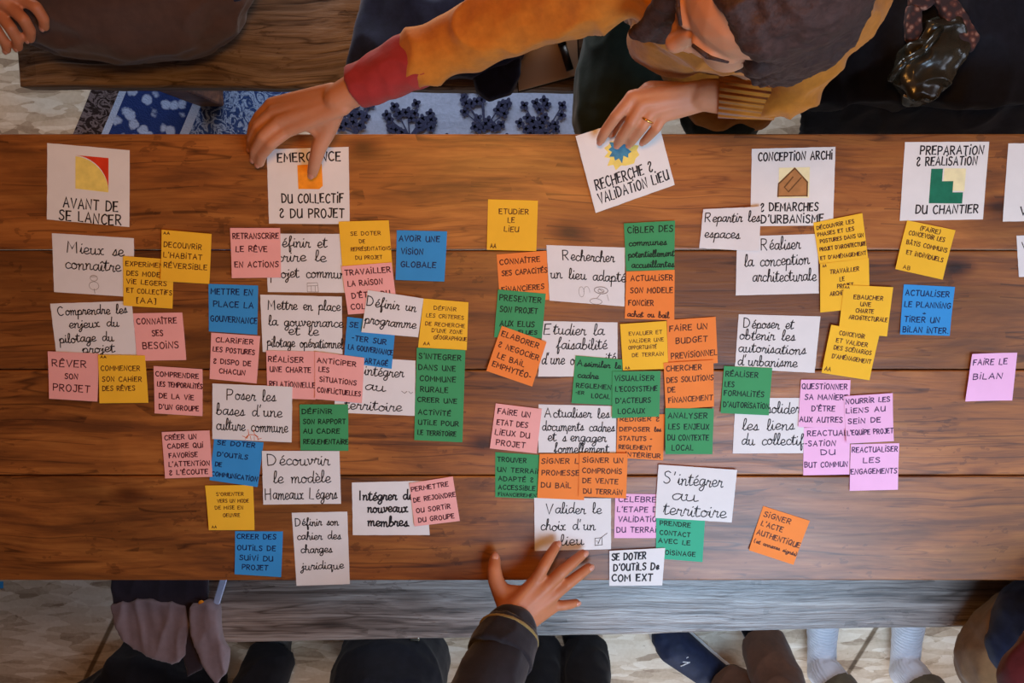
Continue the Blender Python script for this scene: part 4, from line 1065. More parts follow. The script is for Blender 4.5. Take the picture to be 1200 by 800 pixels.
def embellish(label, root, s):
    rnd = random.Random(5)
    if 'quarter circle' in label:
        arc = [(.345 + .4 * math.sin(R(a)), .55 - .43 * math.cos(R(a))) for a in range(0, 91, 9)]
        arc = [(u, v + 0.02) for u, v in arc]
        drawing(root, s, [('yellow_quarter', 'd_yellow', [[(.345, .56)] + arc], []),
                          ('red_corner', 'd_red', [[(.345 + .4 * math.sin(R(a)), .125 + .43 - .43 * math.cos(R(a))) for a in range(90, -1, -9)] + [(.745, .125)]], [])])
    elif 'orange square' in label:
        drawing(root, s, [('orange_square', 'd_orange', [[(.37, .22), (.67, .21), (.675, .5), (.63, .54), (.375, .535)]], [])])
    elif 'house' in label:
        drawing(root, s, [('background_patch', 'd_pale', [[(.33, .25), (.7, .25), (.7, .64), (.33, .64)]], []),
                          ('house_shape', 'd_brown', [[(.325, .62), (.33, .455), (.52, .26), (.675, .44), (.675, .62)]], []),
                          ('house_outline', 'd_dkbrown', [], [([(.325, .62), (.33, .455), (.52, .26), (.675, .44), (.675, .62)], .0022), ([(.325, .615), (.675, .615)], .0016), ([(.4, .5), (.5, .37)], .002), ([(.45, .56), (.6, .38)], .002), ([(.4, .5), (.45, .56)], .0014)])])
    elif 'green stairs' in label and 'title' in label:
        drawing(root, s, [('background_patch', 'd_pale', [[(.49, .335), (.75, .34), (.75, .63), (.49, .62)]], []),
                          ('stair_shape', 'd_green', [[(.335, .34), (.475, .34), (.475, .5), (.335, .5)], [(.335, .5), (.61, .5), (.61, .645), (.335, .645)], [(.335, .645), (.735, .645), (.735, .79), (.335, .78)]], [])])
    elif 'splat' in label:
        drawing(root, s, [('background_patch', 'd_yellow', [star(.483, .36, .22, .18, 12, rnd)], []), ('blue_splat', 'd_teal', [star(.483, .33, .165, .105, 11, rnd)], [])])
    elif 'pencil figure' in label:
        drawing(root, s, [('pencil_drawing', 'pencil', [], [(circ(.5, .72, .045, .05), .0006), (circ(.5, .85, .06, .07), .0006), ([(.5, .9), (.51, .98)], .0008), ([(.46, .7), (.54, .69)], .0006)])])
    elif 'écrire' in label:
        drawing(root, s, [('pencil_drawing', 'pencil', [], [([(.5, .84), (.63, .83), (.64, .99), (.5, .99), (.5, .84)], .0006), ([(.5, .89), (.63, .88)], .0006), ([(.55, .89), (.55, .99)], .0005), ([(.6, .89), (.6, .99)], .0005)])])
    elif 'intégrer au territoire, tucked' in label:
        drawing(root, s, [('pencil_drawing', 'pencil', [], [([(.83, .56), (.87, .6), (.9, .56)], .0009), ([(.92, .56), (.95, .6), (.97, .57)], .0009)])])
    elif 'culture commune' in label:
        drawing(root, s, [('orange_drawing', 'pen_orange', [], [([(.44, .96), (.46, .88), (.45, .8)], .0009), ([(.52, .8), (.53, .88), (.58, .93)], .0009), (circ(.5, .98, .08, .09, 10, 180, 360), .0009), ([(.38, .92), (.44, .96)], .0008), ([(.57, .97), (.62, .95)], .0008), ([(.48, .92), (.49, .99)], .0007), ([(.53, .92), (.53, .99)], .0007)])])
    elif 'doodles' in label:
        drawing(root, s, [('pencil_drawing', 'pencil', [], [(circ(.43, .8, .035, .09), .0005), (circ(.5, .8, .04, .1, 12, 180, 360), .0005), (circ(.69, .75, .09, .06), .0011), (circ(.69, .76, .04, .03), .0008), (circ(.62, .95, .08, .05), .0007), ([(.63, .9), (.68, .82)], .0006), ([(.66, .72), (.72, .78)], .0008), ([(.77, .82), (.79, .92)], .0006)])])
    elif 'ticked box' in label:
        drawing(root, s, [('tick_box', 'ink', [], [([(.79, .78), (.88, .77), (.885, .91), (.79, .92), (.79, .78)], .0008), ([(.81, .82), (.83, .89), (.86, .78), (.95, .68)], .0008)])])


for i, spec in enumerate(NOTES):
    root, s = place_note(i, spec)
    embellish(spec[3], root, s)
    if 'Rechercher' in spec[3]: pass

# the card in the woman's hand: its far edge is lifted off the table
spec = ('title', [(674.4, 159.4), (768, 129.6), (790.6, 216.6), (698, 249.6)], .14,
        'title card RECHERCHE ET VALIDATION LIEU with a blue splat, tilted and held by a hand', [('RECHERCHE &', .08, .8, .665), ('VALİDATİON LİEU', .08, .96, .84)], 0, 'b')
root, s = place_note(200, spec, TABLE_Z + 0.004, (0.014, 0.016, 0, 0))
embellish(spec[3], root, s)
HELD = s
# a scrap of blue paper on the floor at the left edge of the photo
s = Sheet([(-22, 681), (4, 681), (4, 689), (-22, 690)], 0.001, 0, 'b', (0, 0, 0, 0), 77)
bm = bmesh.new(); sheet_mesh(bm, s, n=4)
tag(obj('paper_scrap', bm, M['blue']), 'small scrap of blue paper on the floor at the left of the table', 'paper')


# ------------------------------------------------------------------ people
V = Vector


def pts(*a):
    """((px, py, z, r), ...) -> [(point, radius), ...]"""
    return [(P(x, y, z), r) for x, y, z, r in a]


def add_hand(bm, wrist, fingers, thumb, palm_r=0.0115, web=0.55):
    """wrist (px,py,z,r); each finger = knuckle, mid joint, end joint, tip as (px,py,z,r); the palm is the fan of metacarpals, filled between"""
    w, wr = pts(wrist)[0]
    ks = []
    for f in fingers:
        p = pts(*f)
        tube(bm, p, 12)
        k = p[0][0]
        ks.append((k, p[0][1]))
    across = (ks[0][0] - ks[-1][0]).normalized()
    n = len(ks)
    roots = []
    for i, (k, r) in enumerate(ks):
        root = w + across * (0.5 - i / (n - 1)) * wr * 1.25
        roots.append(root)
        tube(bm, [(root, wr * 0.62), ((root + k) / 2, palm_r * 1.02), (k, max(r * 1.1, palm_r * 0.86))], 12)
    for i in range(n - 1):                       # flesh between the bones
        a, b = (ks[i][0] + ks[i + 1][0]) / 2, (roots[i] + roots[i + 1]) / 2
        tube(bm, [(b, wr * 0.6), (b * 0.5 + a * 0.5, palm_r), (b * 0.12 + a * 0.88, palm_r * 0.8)], 12)
    t = pts(*thumb)
    tube(bm, t, 12)
    # ball of the thumb and the web to the first finger
    tube(bm, [(w, wr * 0.8), (t[0][0], t[0][1])], 12)
    mid = ks[0][0] * web + w * (1 - web)
    tube(bm, [(t[0][0], t[0][1] * 0.9), (mid, palm_r)], 12)
    if len(t) > 1:
        tube(bm, [(t[0][0] * .55 + t[1][0] * .45, t[1][1] * 0.7), (ks[0][0] * .72 + w * .28, palm_r * .75)], 12)
    return ks, roots


def add_nail(bm, tip, prev, r, up=V((0, 0, 1))):
    d = (tip - prev).normalized()
    x = d.cross(up).normalized()
    u = x.cross(d).normalized()
    rot = Matrix((x, d, u)).transposed()
    ellipsoid(bm, tip + u * r * 0.72 + d * r * 0.15, r * 0.62, r * 0.8, r * 0.35, rot)


def nails(fingers, parent, thumb=None):
    for f in fingers + ([thumb] if thumb else []):
        p = pts(*f)
        bm = bmesh.new()
        add_nail(bm, p[-1][0], p[-2][0], p[-1][1])
        obj('fingernail', bm, M['nail'], parent, True)


def head_matrix(c, f, roll=0.0, s=1.0):
    f = V(f).normalized()
    r = f.cross(V((0, 0, 1))).normalized()
    u = r.cross(f).normalized()
    m = Matrix((r, f, u)).transposed()
    return Matrix.Translation(c) @ m.to_4x4() @ Matrix.Rotation(roll, 4, 'Y') @ Matrix.Scale(s, 4)


def add_head(bm, mt):
    def E(c, r):
        ellipsoid(bm, mt @ V(c), r[0], r[1], r[2], mt.to_3x3().normalized())
    T = lambda *q: tube(bm, [(mt @ V(c), r) for c, r in q], 12)
    E((0, -.012, .04), (.075, .096, .088))
    E((0, .03, -.02), (.064, .066, .085))
    E((0, .05, -.06), (.05, .05, .05))
    T(((0, .07, -.088), .021), ((0, .078, -.083), .018))
    T(((0, .094, .018), .008), ((0, .104, -.008), .010), ((0, .112, -.022), .012))
    for s in (-1, 1):
        T(((s * .012, .1, -.026), .009), ((0, .104, -.025), .01))
        E((s * .036, .062, -.022), (.03, .03, .028))
        T(((s * .012, .093, .032), .008), ((s * .03, .087, .037), .008), ((s * .05, .07, .03), .007))
        E((s * .032, .078, .012), (.0145, .0135, .012))
        E((s * .076, -.006, -.002), (.008, .019, .03))
        T(((s * .045, .02, -.068), .02), ((s * .02, .07, -.088), .018))
    T(((-.018, .09, -.049), .006), ((0, .097, -.047), .0085), ((.018, .09, -.049), .006))
    T(((-.015, .088, -.059), .006), ((0, .095, -.06), .009), ((.015, .088, -.059), .006))


def face_parts(mt, parent, hair):
    for s in (-1, 1):
        bm = bmesh.new()
        tube(bm, [(mt @ V((s * .014, .1005, .036)), .0022), (mt @ V((s * .032, .094, .042)), .003), (mt @ V((s * .05, .078, .036)), .0018)], 8)
        obj('eyebrow', bm, M[hair], parent, True)
        bm = bmesh.new()
        tube(bm, [(mt @ V((s * .02, .0905, .008)), .0009), (mt @ V((s * .032, .0925, .005)), .0012), (mt @ V((s * .045, .0835, .008)), .0009)], 8)
        obj('eyelashes', bm, M[hair], parent, True)
    bm = bmesh.new()
    tube(bm, [(mt @ V((-.018, .0945, -.05)), .003), (mt @ V((0, .1025, -.049)), .005), (mt @ V((.018, .0945, -.05)), .003)], 8)
    tube(bm, [(mt @ V((-.014, .0925, -.058)), .003), (mt @ V((0, .1, -.0595)), .0055), (mt @ V((.014, .0925, -.058)), .003)], 8)
    obj('lips', bm, M['lips'], parent, True)


def hair_cap(bm, mt, rnd, drop=0.0, locks=()):
    m3 = mt.to_3x3().normalized()
    ellipsoid(bm, mt @ V((0, -.028, .058)), .083, .093, .088, m3)
    ellipsoid(bm, mt @ V((0, -.05, -.005)), .083, .065, .07, m3)
    for s in (-1, 1):
        tube(bm, [(mt @ V((s * .0, .048, .122)), .016), (mt @ V((s * .048, .044, .092)), .018), (mt @ V((s * .074, .012, .04)), .018), (mt @ V((s * .08, -.01, -.02)), .014)], 10)
    for a in locks:
        tube(bm, a, 8)


# --- the woman in mustard on the far bench
wA = empty('person', V((.31, .62, 0)), 'person in a mustard jumper with dark hair leaning over the far side of the table', 'person')
RF = [  # right hand: index .. little finger, fingertips resting on the EMERGENCE card
    [(338, 152, .806, .0100), (318, 168, .806, .0090), (307, 181, .786, .0082), (304, 191, .766, .0075)],
    [(328, 142, .808, .0102), (308, 160, .806, .0092), (299, 175, .784, .0084), (298, 185, .766, .0076)],
    [(321, 132, .802, .0098), (302, 148, .797, .0086), (295, 163, .780, .0078), (294, 173, .764, .0070)],
    [(318, 122, .794, .0088), (303, 136, .787, .0076), (296, 147, .774, .0068), (294, 156, .762, .0062)],
]
RT = [(384, 150, .806, .0145), (374, 172, .796, .0115), (369, 190, .780, .0098), (366, 203, .7655, .0080)]
LF = [  # left hand, holding the tilted card
    [(741, 114, .836, .0100), (722, 136, .830, .0088), (709, 154, .806, .0080), (704, 164, .785, .0072)],
    [(752, 121, .838, .0102), (740, 143, .832, .0090), (729, 159, .806, .0082), (724, 168, .784, .0074)],
    [(764, 129, .834, .0098), (753, 148, .828, .0086), (743, 161, .804, .0078), (738, 168, .784, .0070)],
    [(776, 136, .828, .0088), (769, 150, .822, .0078), (760, 160, .802, .0070), (754, 166, .784, .0062)],
]
LT = [(762, 106, .815, .014), (740, 122, .800, .0105), (722, 142, .786, .0092), (716, 156, .779, .0078)]
bm = bmesh.new()
rw, lw = (396, 116, .834, .021), (824, 111, .842, .021)
add_hand(bm, rw, RF, RT)
add_hand(bm, lw, LF, LT)
ch = V((.315, .455, .93))
shR, shL = P(742, -42, 1.0), P(978, -45, 1.02)
elR, elL = P(610, 19, .905), P(925, 100, .868)
tube(bm, [(shR, .042), (elR, .033), (P(440, 92, .85), .025), (P(396, 116, .834), .021)], 16)
tube(bm, [(shL, .042), (elL, .034), (P(865, 115, .85), .026), (P(824, 111, .842), .022)], 16)
loft(bm, [((.31, .62, .52), (.13, 0, 0), (0, .085, .02)), ((.315, .57, .62), (.115, 0, 0), (0, .08, .03)), ((.315, .5, .8), (.12, 0, 0), (0, .075, .03)), ((.315, .455, .95), (.13, 0, 0), (0, .065, .02)), ((.312, .44, 1.03), (.07, 0, 0), (0, .05, .01))])
tube(bm, [(shR, .045), (V((.31, .45, 1.0)), .06), (shL, .045)], 16)
hA = head_matrix(P(894, -20, 1.14), (-.80, -.52, -.20), R(-4), .9)
tube(bm, [(V((.305, .445, 1.02)), .052), (hA @ V((0, -.025, -.07)), .048)], 16)
add_head(bm, hA)
legA = [(V((.24, .62, .565)), .07), (P(716, 132, .545), .052), (P(716, 160, .12), .036), (P(716, 164, .065), .034)]
legA2 = [(V((.38, .62, .565)), .07), (P(845, 128, .545), .052), (P(850, 160, .12), .036), (P(850, 164, .055), .034)]
for lg in (legA, legA2):
    tube(bm, lg, 16)
    tube(bm, [(lg[-1][0] + V((0, .03, -.01)), .032), (lg[-1][0] + V((0, -.13, -.02)), .026)], 12)
body = fuse('body', bm, M['skin'], wA, .0023, 6)
nails(RF, wA); nails([RT], wA); nails(LF, wA)
face_parts(hA, wA, 'hair')
# gold ring
bm = bmesh.new()
a, b = pts(LF[2][0], LF[2][1])
c = a[0] * .42 + b[0] * .58
d = (b[0] - a[0]).normalized(); x = d.cross(V((0, 0, 1))).normalized(); y = d.cross(x)
rs = []
for k in range(24):
    t_ = 2 * math.pi * k / 24
    q = x * math.cos(t_) + y * math.sin(t_)
    rs.append([bm.verts.new(c + q * (.0096 + .0016 * math.cos(2 * math.pi * j / 8)) + d * .0016 * math.sin(2 * math.pi * j / 8)) for j in range(8)])
for k in range(24):
    for j in range(8):
        bm.faces.new((rs[k][j], rs[k][(j + 1) % 8], rs[(k + 1) % 24][(j + 1) % 8], rs[(k + 1) % 24][j]))
obj('ring', bm, M['gold'], wA, True)
# jumper: torso and both sleeves in one knit
bm = bmesh.new()
loft(bm, [((.31, .615, .475), (.165, 0, 0), (0, .115, .02)), ((.315, .57, .62), (.15, 0, 0), (0, .11, .03)), ((.315, .5, .8), (.15, 0, 0), (0, .1, .03)), ((.315, .455, .95), (.155, 0, 0), (0, .088, .02)), ((.312, .44, 1.035), (.085, 0, 0), (0, .062, .01))])
tube(bm, [(shR, .058), (V((.31, .45, .99)), .075), (shL, .06)], 18)
tube(bm, [(shR, .056), (P(675, -2, .95), .05), (elR, .045), (P(552, 42, .885), .043), (P(500, 64, .868), .038), (P(487, 69, .864), .036)], 18)
tube(bm, [(shL, .06), (P(955, 25, .95), .055), (P(936, 80, .885), .046), (elL, .043), (P(905, 111, .862), .034)], 18)
ellipsoid(bm, V((.235, .44, .82)), .07, .05, .09); ellipsoid(bm, V((.36, .44, .82)), .07, .05, .09)
jumper = fuse('jumper', bm, M['mustard'], wA, .004, 5, wr=.009, wscale=17, seed=3, stretch=(1, 1, .6))
bm = bmesh.new()
tube(bm, [(P(908, 112, .862), .0325), (P(842, 114, .847), .0280)], 32, ball=False)
obj('ribbed_cuff', bm, M['mustard_cuff'], jumper, True)
bm = bmesh.new()
tube(bm, [(P(500, 65, .868), .0375), (P(480, 73, .862), .037), (P(440, 92, .851), .032), (P(417, 103, .843), .03)], 24, ball=False)
for k in range(0): pass
cuffr = fuse('cuff', bm, M['red_cuff'], wA, .003, 4, wr=.003, wscale=25, seed=8)
cuffr['label'] = 'dark red cuff'
bm = bmesh.new()      # rolled collar
cc = V((.305, .438, 1.035))
for k in range(20):
    a0, a1 = 2 * math.pi * k / 20, 2 * math.pi * (k + 1) / 20
    f_ = lambda a: cc + V((.078 * math.cos(a), .066 * math.sin(a), -.012 * math.sin(a) * -1))
    tube(bm, [(f_(a0), .017), (f_(a1), .017)], 10)
fuse('collar', bm, M['mustard'], jumper, .004, 4)
# trousers
bm = bmesh.new()
for lg in (legA, legA2):
    tube(bm, [(lg[0][0], .095), (lg[1][0], .07), (lg[2][0], .055)], 18)
tube(bm, [(legA[0][0], .1), (legA2[0][0], .1)], 18)
fuse('trousers', bm, M['green_cloth'], wA, .005, 5, wr=.006, wscale=13, seed=5)
for lg in (legA, legA2):
    bm = bmesh.new()
    a = lg[-1][0]
    tube(bm, [(a + V((0, .04, -.008)), .042), (a + V((0, -.06, -.01)), .042), (a + V((0, -.15, -.018)), .033)], 14)
    fuse('shoe', bm, M['shoe_black'], wA, .004, 4)
# the long hem of the jumper over her lap
bm = bmesh.new()
tube(bm, pts((800, 60, .60, .05), (840, 118, .585, .05), (880, 124, .57, .045)), 16)
tube(bm, [(V((.33, .52, .60)), .09), (P(840, 112, .58), .06)], 16)
fuse('jumper_hem', bm, M['mustard'], jumper, .005, 6, wr=.006, wscale=14, seed=2)
# hair
rnd = random.Random(3)
bm = bmesh.new()
locks = []
for k in range(16):
    q = k / 15
    a = hA @ V((.05 + .03 * math.sin(q * 3), .035 - .13 * q, .03 - .02 * q))
    sx = (P(872 + 92 * q, 62 + 26 * math.sin(q * 3.1) + rnd.uniform(-5, 5), 1.02) )
    a = hA @ V((-.07, .045 - .12 * q, .03 + rnd.uniform(-.02, .02)))
    if True:
        left = hA @ V((.078, .03 - .11 * q, .035))
        near = a if a.y < left.y else left
        midp = near * .5 + sx * .5 + V((rnd.uniform(-.01, .01), -.012, .02))
        locks.append([(near, .016), (midp, .013), (sx, .009), (sx + V((-.004, -.006, -.035)), .004)])
for k in range(5):
    s0 = hA @ V((.06, .05, .05)); s1 = hA @ V((-.06, .05, .05))
    far = s0 if s0.y > s1.y else s1
    e = P(742 + 11 * k, 40 + rnd.uniform(-8, 8), 1.03)
    locks.append([(far, .012), (far * .5 + e * .5 + V((0, 0, .02)), .01), (e, .006)])
hair_cap(bm, hA, rnd, locks=locks)
fuse('hair', bm, M['hair'], wA, .004, 3, wr=.004, wscale=45, seed=4)


# --- general figures
def seated_core(bm, pel, sh_c, sh_dir, hd, f, knees, ankles):
    """torso, neck, head and legs of a seated figure"""
    sd = V(sh_dir).normalized()
    back = (V(sh_c) - V(pel)).normalized()
    dp = sd.cross(back).normalized()
    secs = []
    for t_, w_, d_ in ((0, .15, .10), (.35, .13, .09), (.7, .15, .095), (.95, .14, .08), (1.06, .06, .055)):
        secs.append((V(pel) * (1 - t_) + V(sh_c) * t_, sd * w_, dp * d_))
    loft(bm, secs)
    mt = head_matrix(V(hd), f)
    tube(bm, [(V(sh_c), .06), (mt @ V((0, -.02, -.07)), .052)], 14)
    add_head(bm, mt)
    for i, (k, an) in enumerate(zip(knees, ankles)):
        hip = V(pel) + sd * (-.085 + .17 * i)
        tube(bm, [(hip, .075), (V(k), .055), (V(k) * .45 + V(an) * .55, .05), (V(an), .036)], 16)
    return mt


def shoe(name, toe, heel, mat, parent, w=.046):
    bm = bmesh.new()
    t_, h_ = V(toe), V(heel)
    t_.z = h_.z = .042
    d = (t_ - h_).normalized()
    tube(bm, [(h_, .040), (h_ * .55 + t_ * .45, .043), (t_ - d * .03, w), (t_, w * .72)], 16, flat=.85)
    bm2 = bmesh.new()
    o = fuse(name, bm, mat, parent, .004, 5)
    for v in o.data.vertices:
        if v.co.z + (0) < .004: v.co.z = .004
    return o


# --- B: figure sitting sideways at the left end of the far bench, hand on the knee
pB = empty('person', P(215, -60, .45), 'person in brown trousers cross-legged at the left end of the far bench, hand on knee', 'person')
BF = [[(24, -2, .655, .0105), (42, 8, .655, .0098), (51, 22, .64, .0092), (52, 31, .625, .0082)],
      [(10, 6, .66, .0108), (27, 22, .66, .0100), (35, 36, .64, .0094), (35, 45, .625, .0084)],
      [(-4, 12, .655, .0105), (12, 32, .655, .0098), (20, 46, .637, .0090), (21, 55, .622, .0080)],
      [(-16, 16, .645, .0098), (-2, 38, .645, .0088), (6, 50, .630, .0082), (8, 58, .618, .0074)]]
BT = [(-2, -22, .64, .0140), (22, -26, .625, .0115), (40, -20, .61, .0100), (50, -12, .605, .0085)]
bm = bmesh.new()
add_hand(bm, (-34, -26, .685, .026), BF, BT, palm_r=.013)
pelB, shB, hdB = P(235, -120, .585), V((-.50, 1.02, .98)), V((-.56, 1.0, 1.24))
kB, kB2 = P(62, 4, .545), P(66, -125, .55)
aB, aB2 = P(150, -84, .515), P(150, -50, .505)
mtB = seated_core(bm, pelB, shB, (0, 1, 0), hdB, (-.9, -.2, -.3), [kB, kB2], [aB, aB2])
tube(bm, [(shB + V((0, -.17, 0)), .045), (V((-.62, .80, .78)), .036), (P(-34, -26, .685), .027)], 16)
tube(bm, [(shB + V((0, .17, 0)), .045), (shB + V((-.1, .2, -.26)), .036), (kB2 + V((.06, .02, .1)), .027)], 16)
fuse('body', bm, M['skin_ruddy'], pB, .0026, 6)
nails(BF, pB)
bm = bmesh.new()
tube(bm, [(P(222, -22, .565), .105), (P(205, -4, .56), .098), (P(150, 4, .555), .094), (P(95, 6, .55), .084), (kB, .074)], 20)
tube(bm, [(pelB + V((0, .08, 0)), .1), (kB2, .078)], 20)
tube(bm, [(pelB, .125), (P(210, -50, .57), .11)], 20)
tube(bm, [(kB, .074), (aB, .056)], 18); tube(bm, [(kB2, .074), (aB2, .052)], 18)
fuse('trousers', bm, M['brown_cloth'], pB, .005, 6, wr=.013, wscale=10, seed=11, stretch=(.55, 1.4, 1.4))
bm = bmesh.new()
sd = V((0, 1, 0))
bk = (shB - pelB)
loft(bm, [(pelB + bk * t_, V((0, 1, 0)) * w_, V((1, 0, .2)) * d_) for t_, w_, d_ in ((0, .19, .14), (.4, .17, .125), (.75, .19, .125), (1.0, .15, .1), (1.08, .075, .07))])
tube(bm, [(shB + V((0, -.17, 0)), .065), (V((-.62, .80, .78)), .052), (P(-5, -52, .70), .042)], 16)
tube(bm, [(shB + V((0, .17, 0)), .065), (shB + V((-.1, .2, -.26)), .052), (kB2 + V((.07, .02, .11)), .042)], 16)
fuse('pullover', bm, M['navy_cloth'], pB, .006, 5, wr=.006, wscale=12, seed=6)
bm = bmesh.new(); hair_cap(bm, mtB, rnd); fuse('hair', bm, M['hair'], pB, .005, 3, wr=.004, wscale=40)
face_parts(mtB, pB, 'hair')
for a, e in ((aB, P(205, -112, .505)), (aB2, P(205, -30, .50))):
    bm = bmesh.new(); tube(bm, [(a + V((.0, 0, 0)), .042), (a * .4 + e * .6, .044), (e, .034)], 14, flat=.85)
    fuse('shoe', bm, M['shoe_black'], pB, .004, 4)


# --- standing figures along the near bench
def standing(label, feet, hips, sh_c, hd, f, body_mat, top_mat, leg_mat, arms, toes=None, leg_r=(.085, .066, .058), top_name='jumper', leg_name='trousers', hands=None, extra=None, hem=.06, face=True, socks=True):
    """feet: two ankle points; arms: two (shoulder, elbow, wrist) triples; hands: list of (wrist, fingers, thumb) in photo pixels"""
    c = (V(feet[0]) + V(feet[1])) / 2
    root = empty('person', V((c.x, c.y, 0)), label, 'person')
    bm = bmesh.new()
    sd = V((1, 0, 0))
    up = V(sh_c) - V(hips)
    dp = sd.cross(up).normalized()
    loft(bm, [(V(hips) + up * t_, sd * w_, dp * d_) for t_, w_, d_ in ((-.08, .13, .09), (.1, .14, .1), (.4, .12, .085), (.75, .145, .09), (.97, .14, .075), (1.06, .06, .05))])
    mt = head_matrix(V(hd), f)
    tube(bm, [(V(sh_c), .06), (mt @ V((0, -.02, -.07)), .052)], 14)
    add_head(bm, mt)
    legs = []
    for i, ft in enumerate(feet):
        hip = V(hips) + sd * (-.085 + .17 * i)
        kn = (hip + V(ft)) / 2 + V((0, .03, 0))
        legs.append((hip, kn, V(ft)))
        tube(bm, [(hip, .075), (kn, .05), (kn * .5 + V(ft) * .5, .048), (V(ft), .034)], 16)
        toe = V(toes[i]); toe.z = .035
        fz = V(ft); fz.z = .045
        tube(bm, [(fz, .022), ((fz + toe) / 2, .018), (toe, .016)], 14)
    for k, (s_, e_, w_) in enumerate(arms):
        tube(bm, [(V(s_), .045), (V(e_), .036), (V(w_), .025)], 16)
        if not (hands and hands[k]):                 # a relaxed hanging hand out of the photo's view
            w_ = V(w_)
            for q in range(4):
                o_ = V((0, .028 - .018 * q, 0))
                tube(bm, [(w_ + o_ * .5, .013), (w_ + o_ + V((0, .01, -.085)), .0105), (w_ + o_ + V((.0, .022, -.125)), .009), (w_ + o_ + V((0, .018, -.155 + .008 * abs(q - 1))), .0075)], 10)
            tube(bm, [(w_ + V((0, .02, -.02)), .014), (w_ + V((0, .055, -.06)), .011), (w_ + V((0, .06, -.09)), .009)], 10)
    if hands:
        for hnd in hands:
            if hnd: add_hand(bm, *hnd, palm_r=.0125)
    fuse('body', bm, M[body_mat], root, .0026 if hands else .004, 6)
    bm = bmesh.new()
    for hip, kn, ft in legs:
        an = kn * (hem / max(kn.z, .1)) + ft * (1 - hem / max(kn.z, .1))
        tube(bm, [(hip, leg_r[0] + .02), (hip * .5 + kn * .5, leg_r[0]), (kn, leg_r[1]), (an + V((0, 0, .0)), leg_r[2])], 20, ball=False)
        ellipsoid(bm, hip, leg_r[0] + .02, leg_r[0] + .02, leg_r[0] + .02); ellipsoid(bm, kn, leg_r[1], leg_r[1], leg_r[1])
    loft(bm, [(V(hips) + V((0, 0, -.1)), sd * .16, V((0, .115, 0))), (V(hips) + V((0, 0, .08)), sd * .155, V((0, .115, 0)))])
    fuse(leg_name, bm, M[leg_mat], root, .005, 5, wr=.006, wscale=14, seed=len(label))
    bm = bmesh.new()
    loft(bm, [(V(hips) + up * t_, sd * w_, dp * d_) for t_, w_, d_ in ((-.12, .175, .13), (.1, .175, .13), (.4, .155, .115), (.75, .175, .115), (.97, .155, .095), (1.05, .075, .065))])
    for k, (s_, e_, w_) in enumerate(arms):
        s_, e_, w_ = V(s_), V(e_), V(w_)
        wend = e_ * .14 + w_ * .86 if not (hands and hands[k]) else e_ * .13 + w_ * .87
        tube(bm, [(s_, .064), (e_, .056), (wend, .041)], 18)
    top = fuse(top_name, bm, M[top_mat], root, .005, 5, wr=.006, wscale=12, seed=len(label) + 3)
    if socks:
        for hip, kn, ft in legs:
            bm = bmesh.new(); dk = (kn - ft).normalized(); tube(bm, [(ft - dk * .015, .039), (ft + dk * .09, .042)], 16)
            fuse('sock', bm, M['black_cloth'], root, .004, 3)
    bm = bmesh.new(); hair_cap(bm, mt, rnd); fuse('hair', bm, M['hair'], root, .005, 3, wr=.004, wscale=40)
    face_parts(mt, root, 'hair')
    return root, top, legs


# C: black sleeve, right hand spread on the table edge
CF = [[(627, 681, .790, .0104), (637, 664, .793, .0098), (645, 650, .783, .0092), (652, 639, .768, .0080)],
      [(642, 685, .790, .0106), (658, 670, .793, .0100), (671, 659, .783, .0093), (683, 649, .768, .0082)],
      [(651, 695, .787, .0102), (665, 684, .789, .0096), (678, 674, .780, .0090), (690, 665, .767, .0079)],
      [(650, 709, .780, .0094), (660, 709, .780, .0086), (668, 708, .774, .0080), (675, 706, .767, .0070)]]
CT = [(590, 699, .786, .0160), (581, 680, .783, .0130), (579, 666, .778, .0115), (580, 654, .769, .0092)]
cw = (603, 726, .806, .026)
shC = V((.0, -.86, 1.26))
armC = [(V((-.16, -.80, 1.24)), P(566, 826, .93), P(603, 726, .806)), (V((.10, -1.02, 1.2)), V((.16, -1.14, .95)), V((.14, -1.08, .72)))]
armC[0] = (V((-.17, -.80, 1.14)), P(556, 846, .95), P(603, 726, .806))
footC = [P(634, 764, .07), P(686, 764, .07)]
rootC, topC, legsC = standing('person in black with one hand spread on the near table edge', footC, V((.07, -1.1, .88)), V((-.04, -.95, 1.2)), (-.08, -.9, 1.43), (.1, .6, -.7),
                              'skin_ruddy', 'black_jacket', 'black_cloth', armC, toes=[P(628, 720, .03), P(674, 716, .03)], top_name='jacket', hands=[(cw, CF, CT), None], hem=-.01, leg_r=(.08, .062, .054))
nails(CF, rootC); nails([CT], rootC)
bm = bmesh.new()
e_, w_ = armC[0][1], armC[0][2]
q = lambda t_: e_ * (1 - t_) + w_ * t_
tube(bm, [(q(.60), .052), (q(.70), .05), (q(.80), .047), (q(.90), .043)], 24, ball=False)
fuse('sleeve_end', bm, M['black_jacket'], topC, .003, 4, wr=.003, wscale=20)
bm = bmesh.new(); tube(bm, [(q(.90), .0405), (q(.965), .036)], 24, ball=False)
fuse('cuff', bm, M['black_jacket'], topC, .003, 3)
bm = bmesh.new(); tube(bm, [(q(.825), .0490), (q(.855), .048)], 28, ball=False)
tr = fuse('cuff_trim', bm, M['olive_trim'], topC, .002, 2); tr['label'] = 'olive band round the black cuff'
for i in (0, 1): shoe('shoe', [P(628, 716, 0), P(674, 712, 0)][i], footC[i] + V((0, -.05, 0)), M['shoe_black'], rootC)

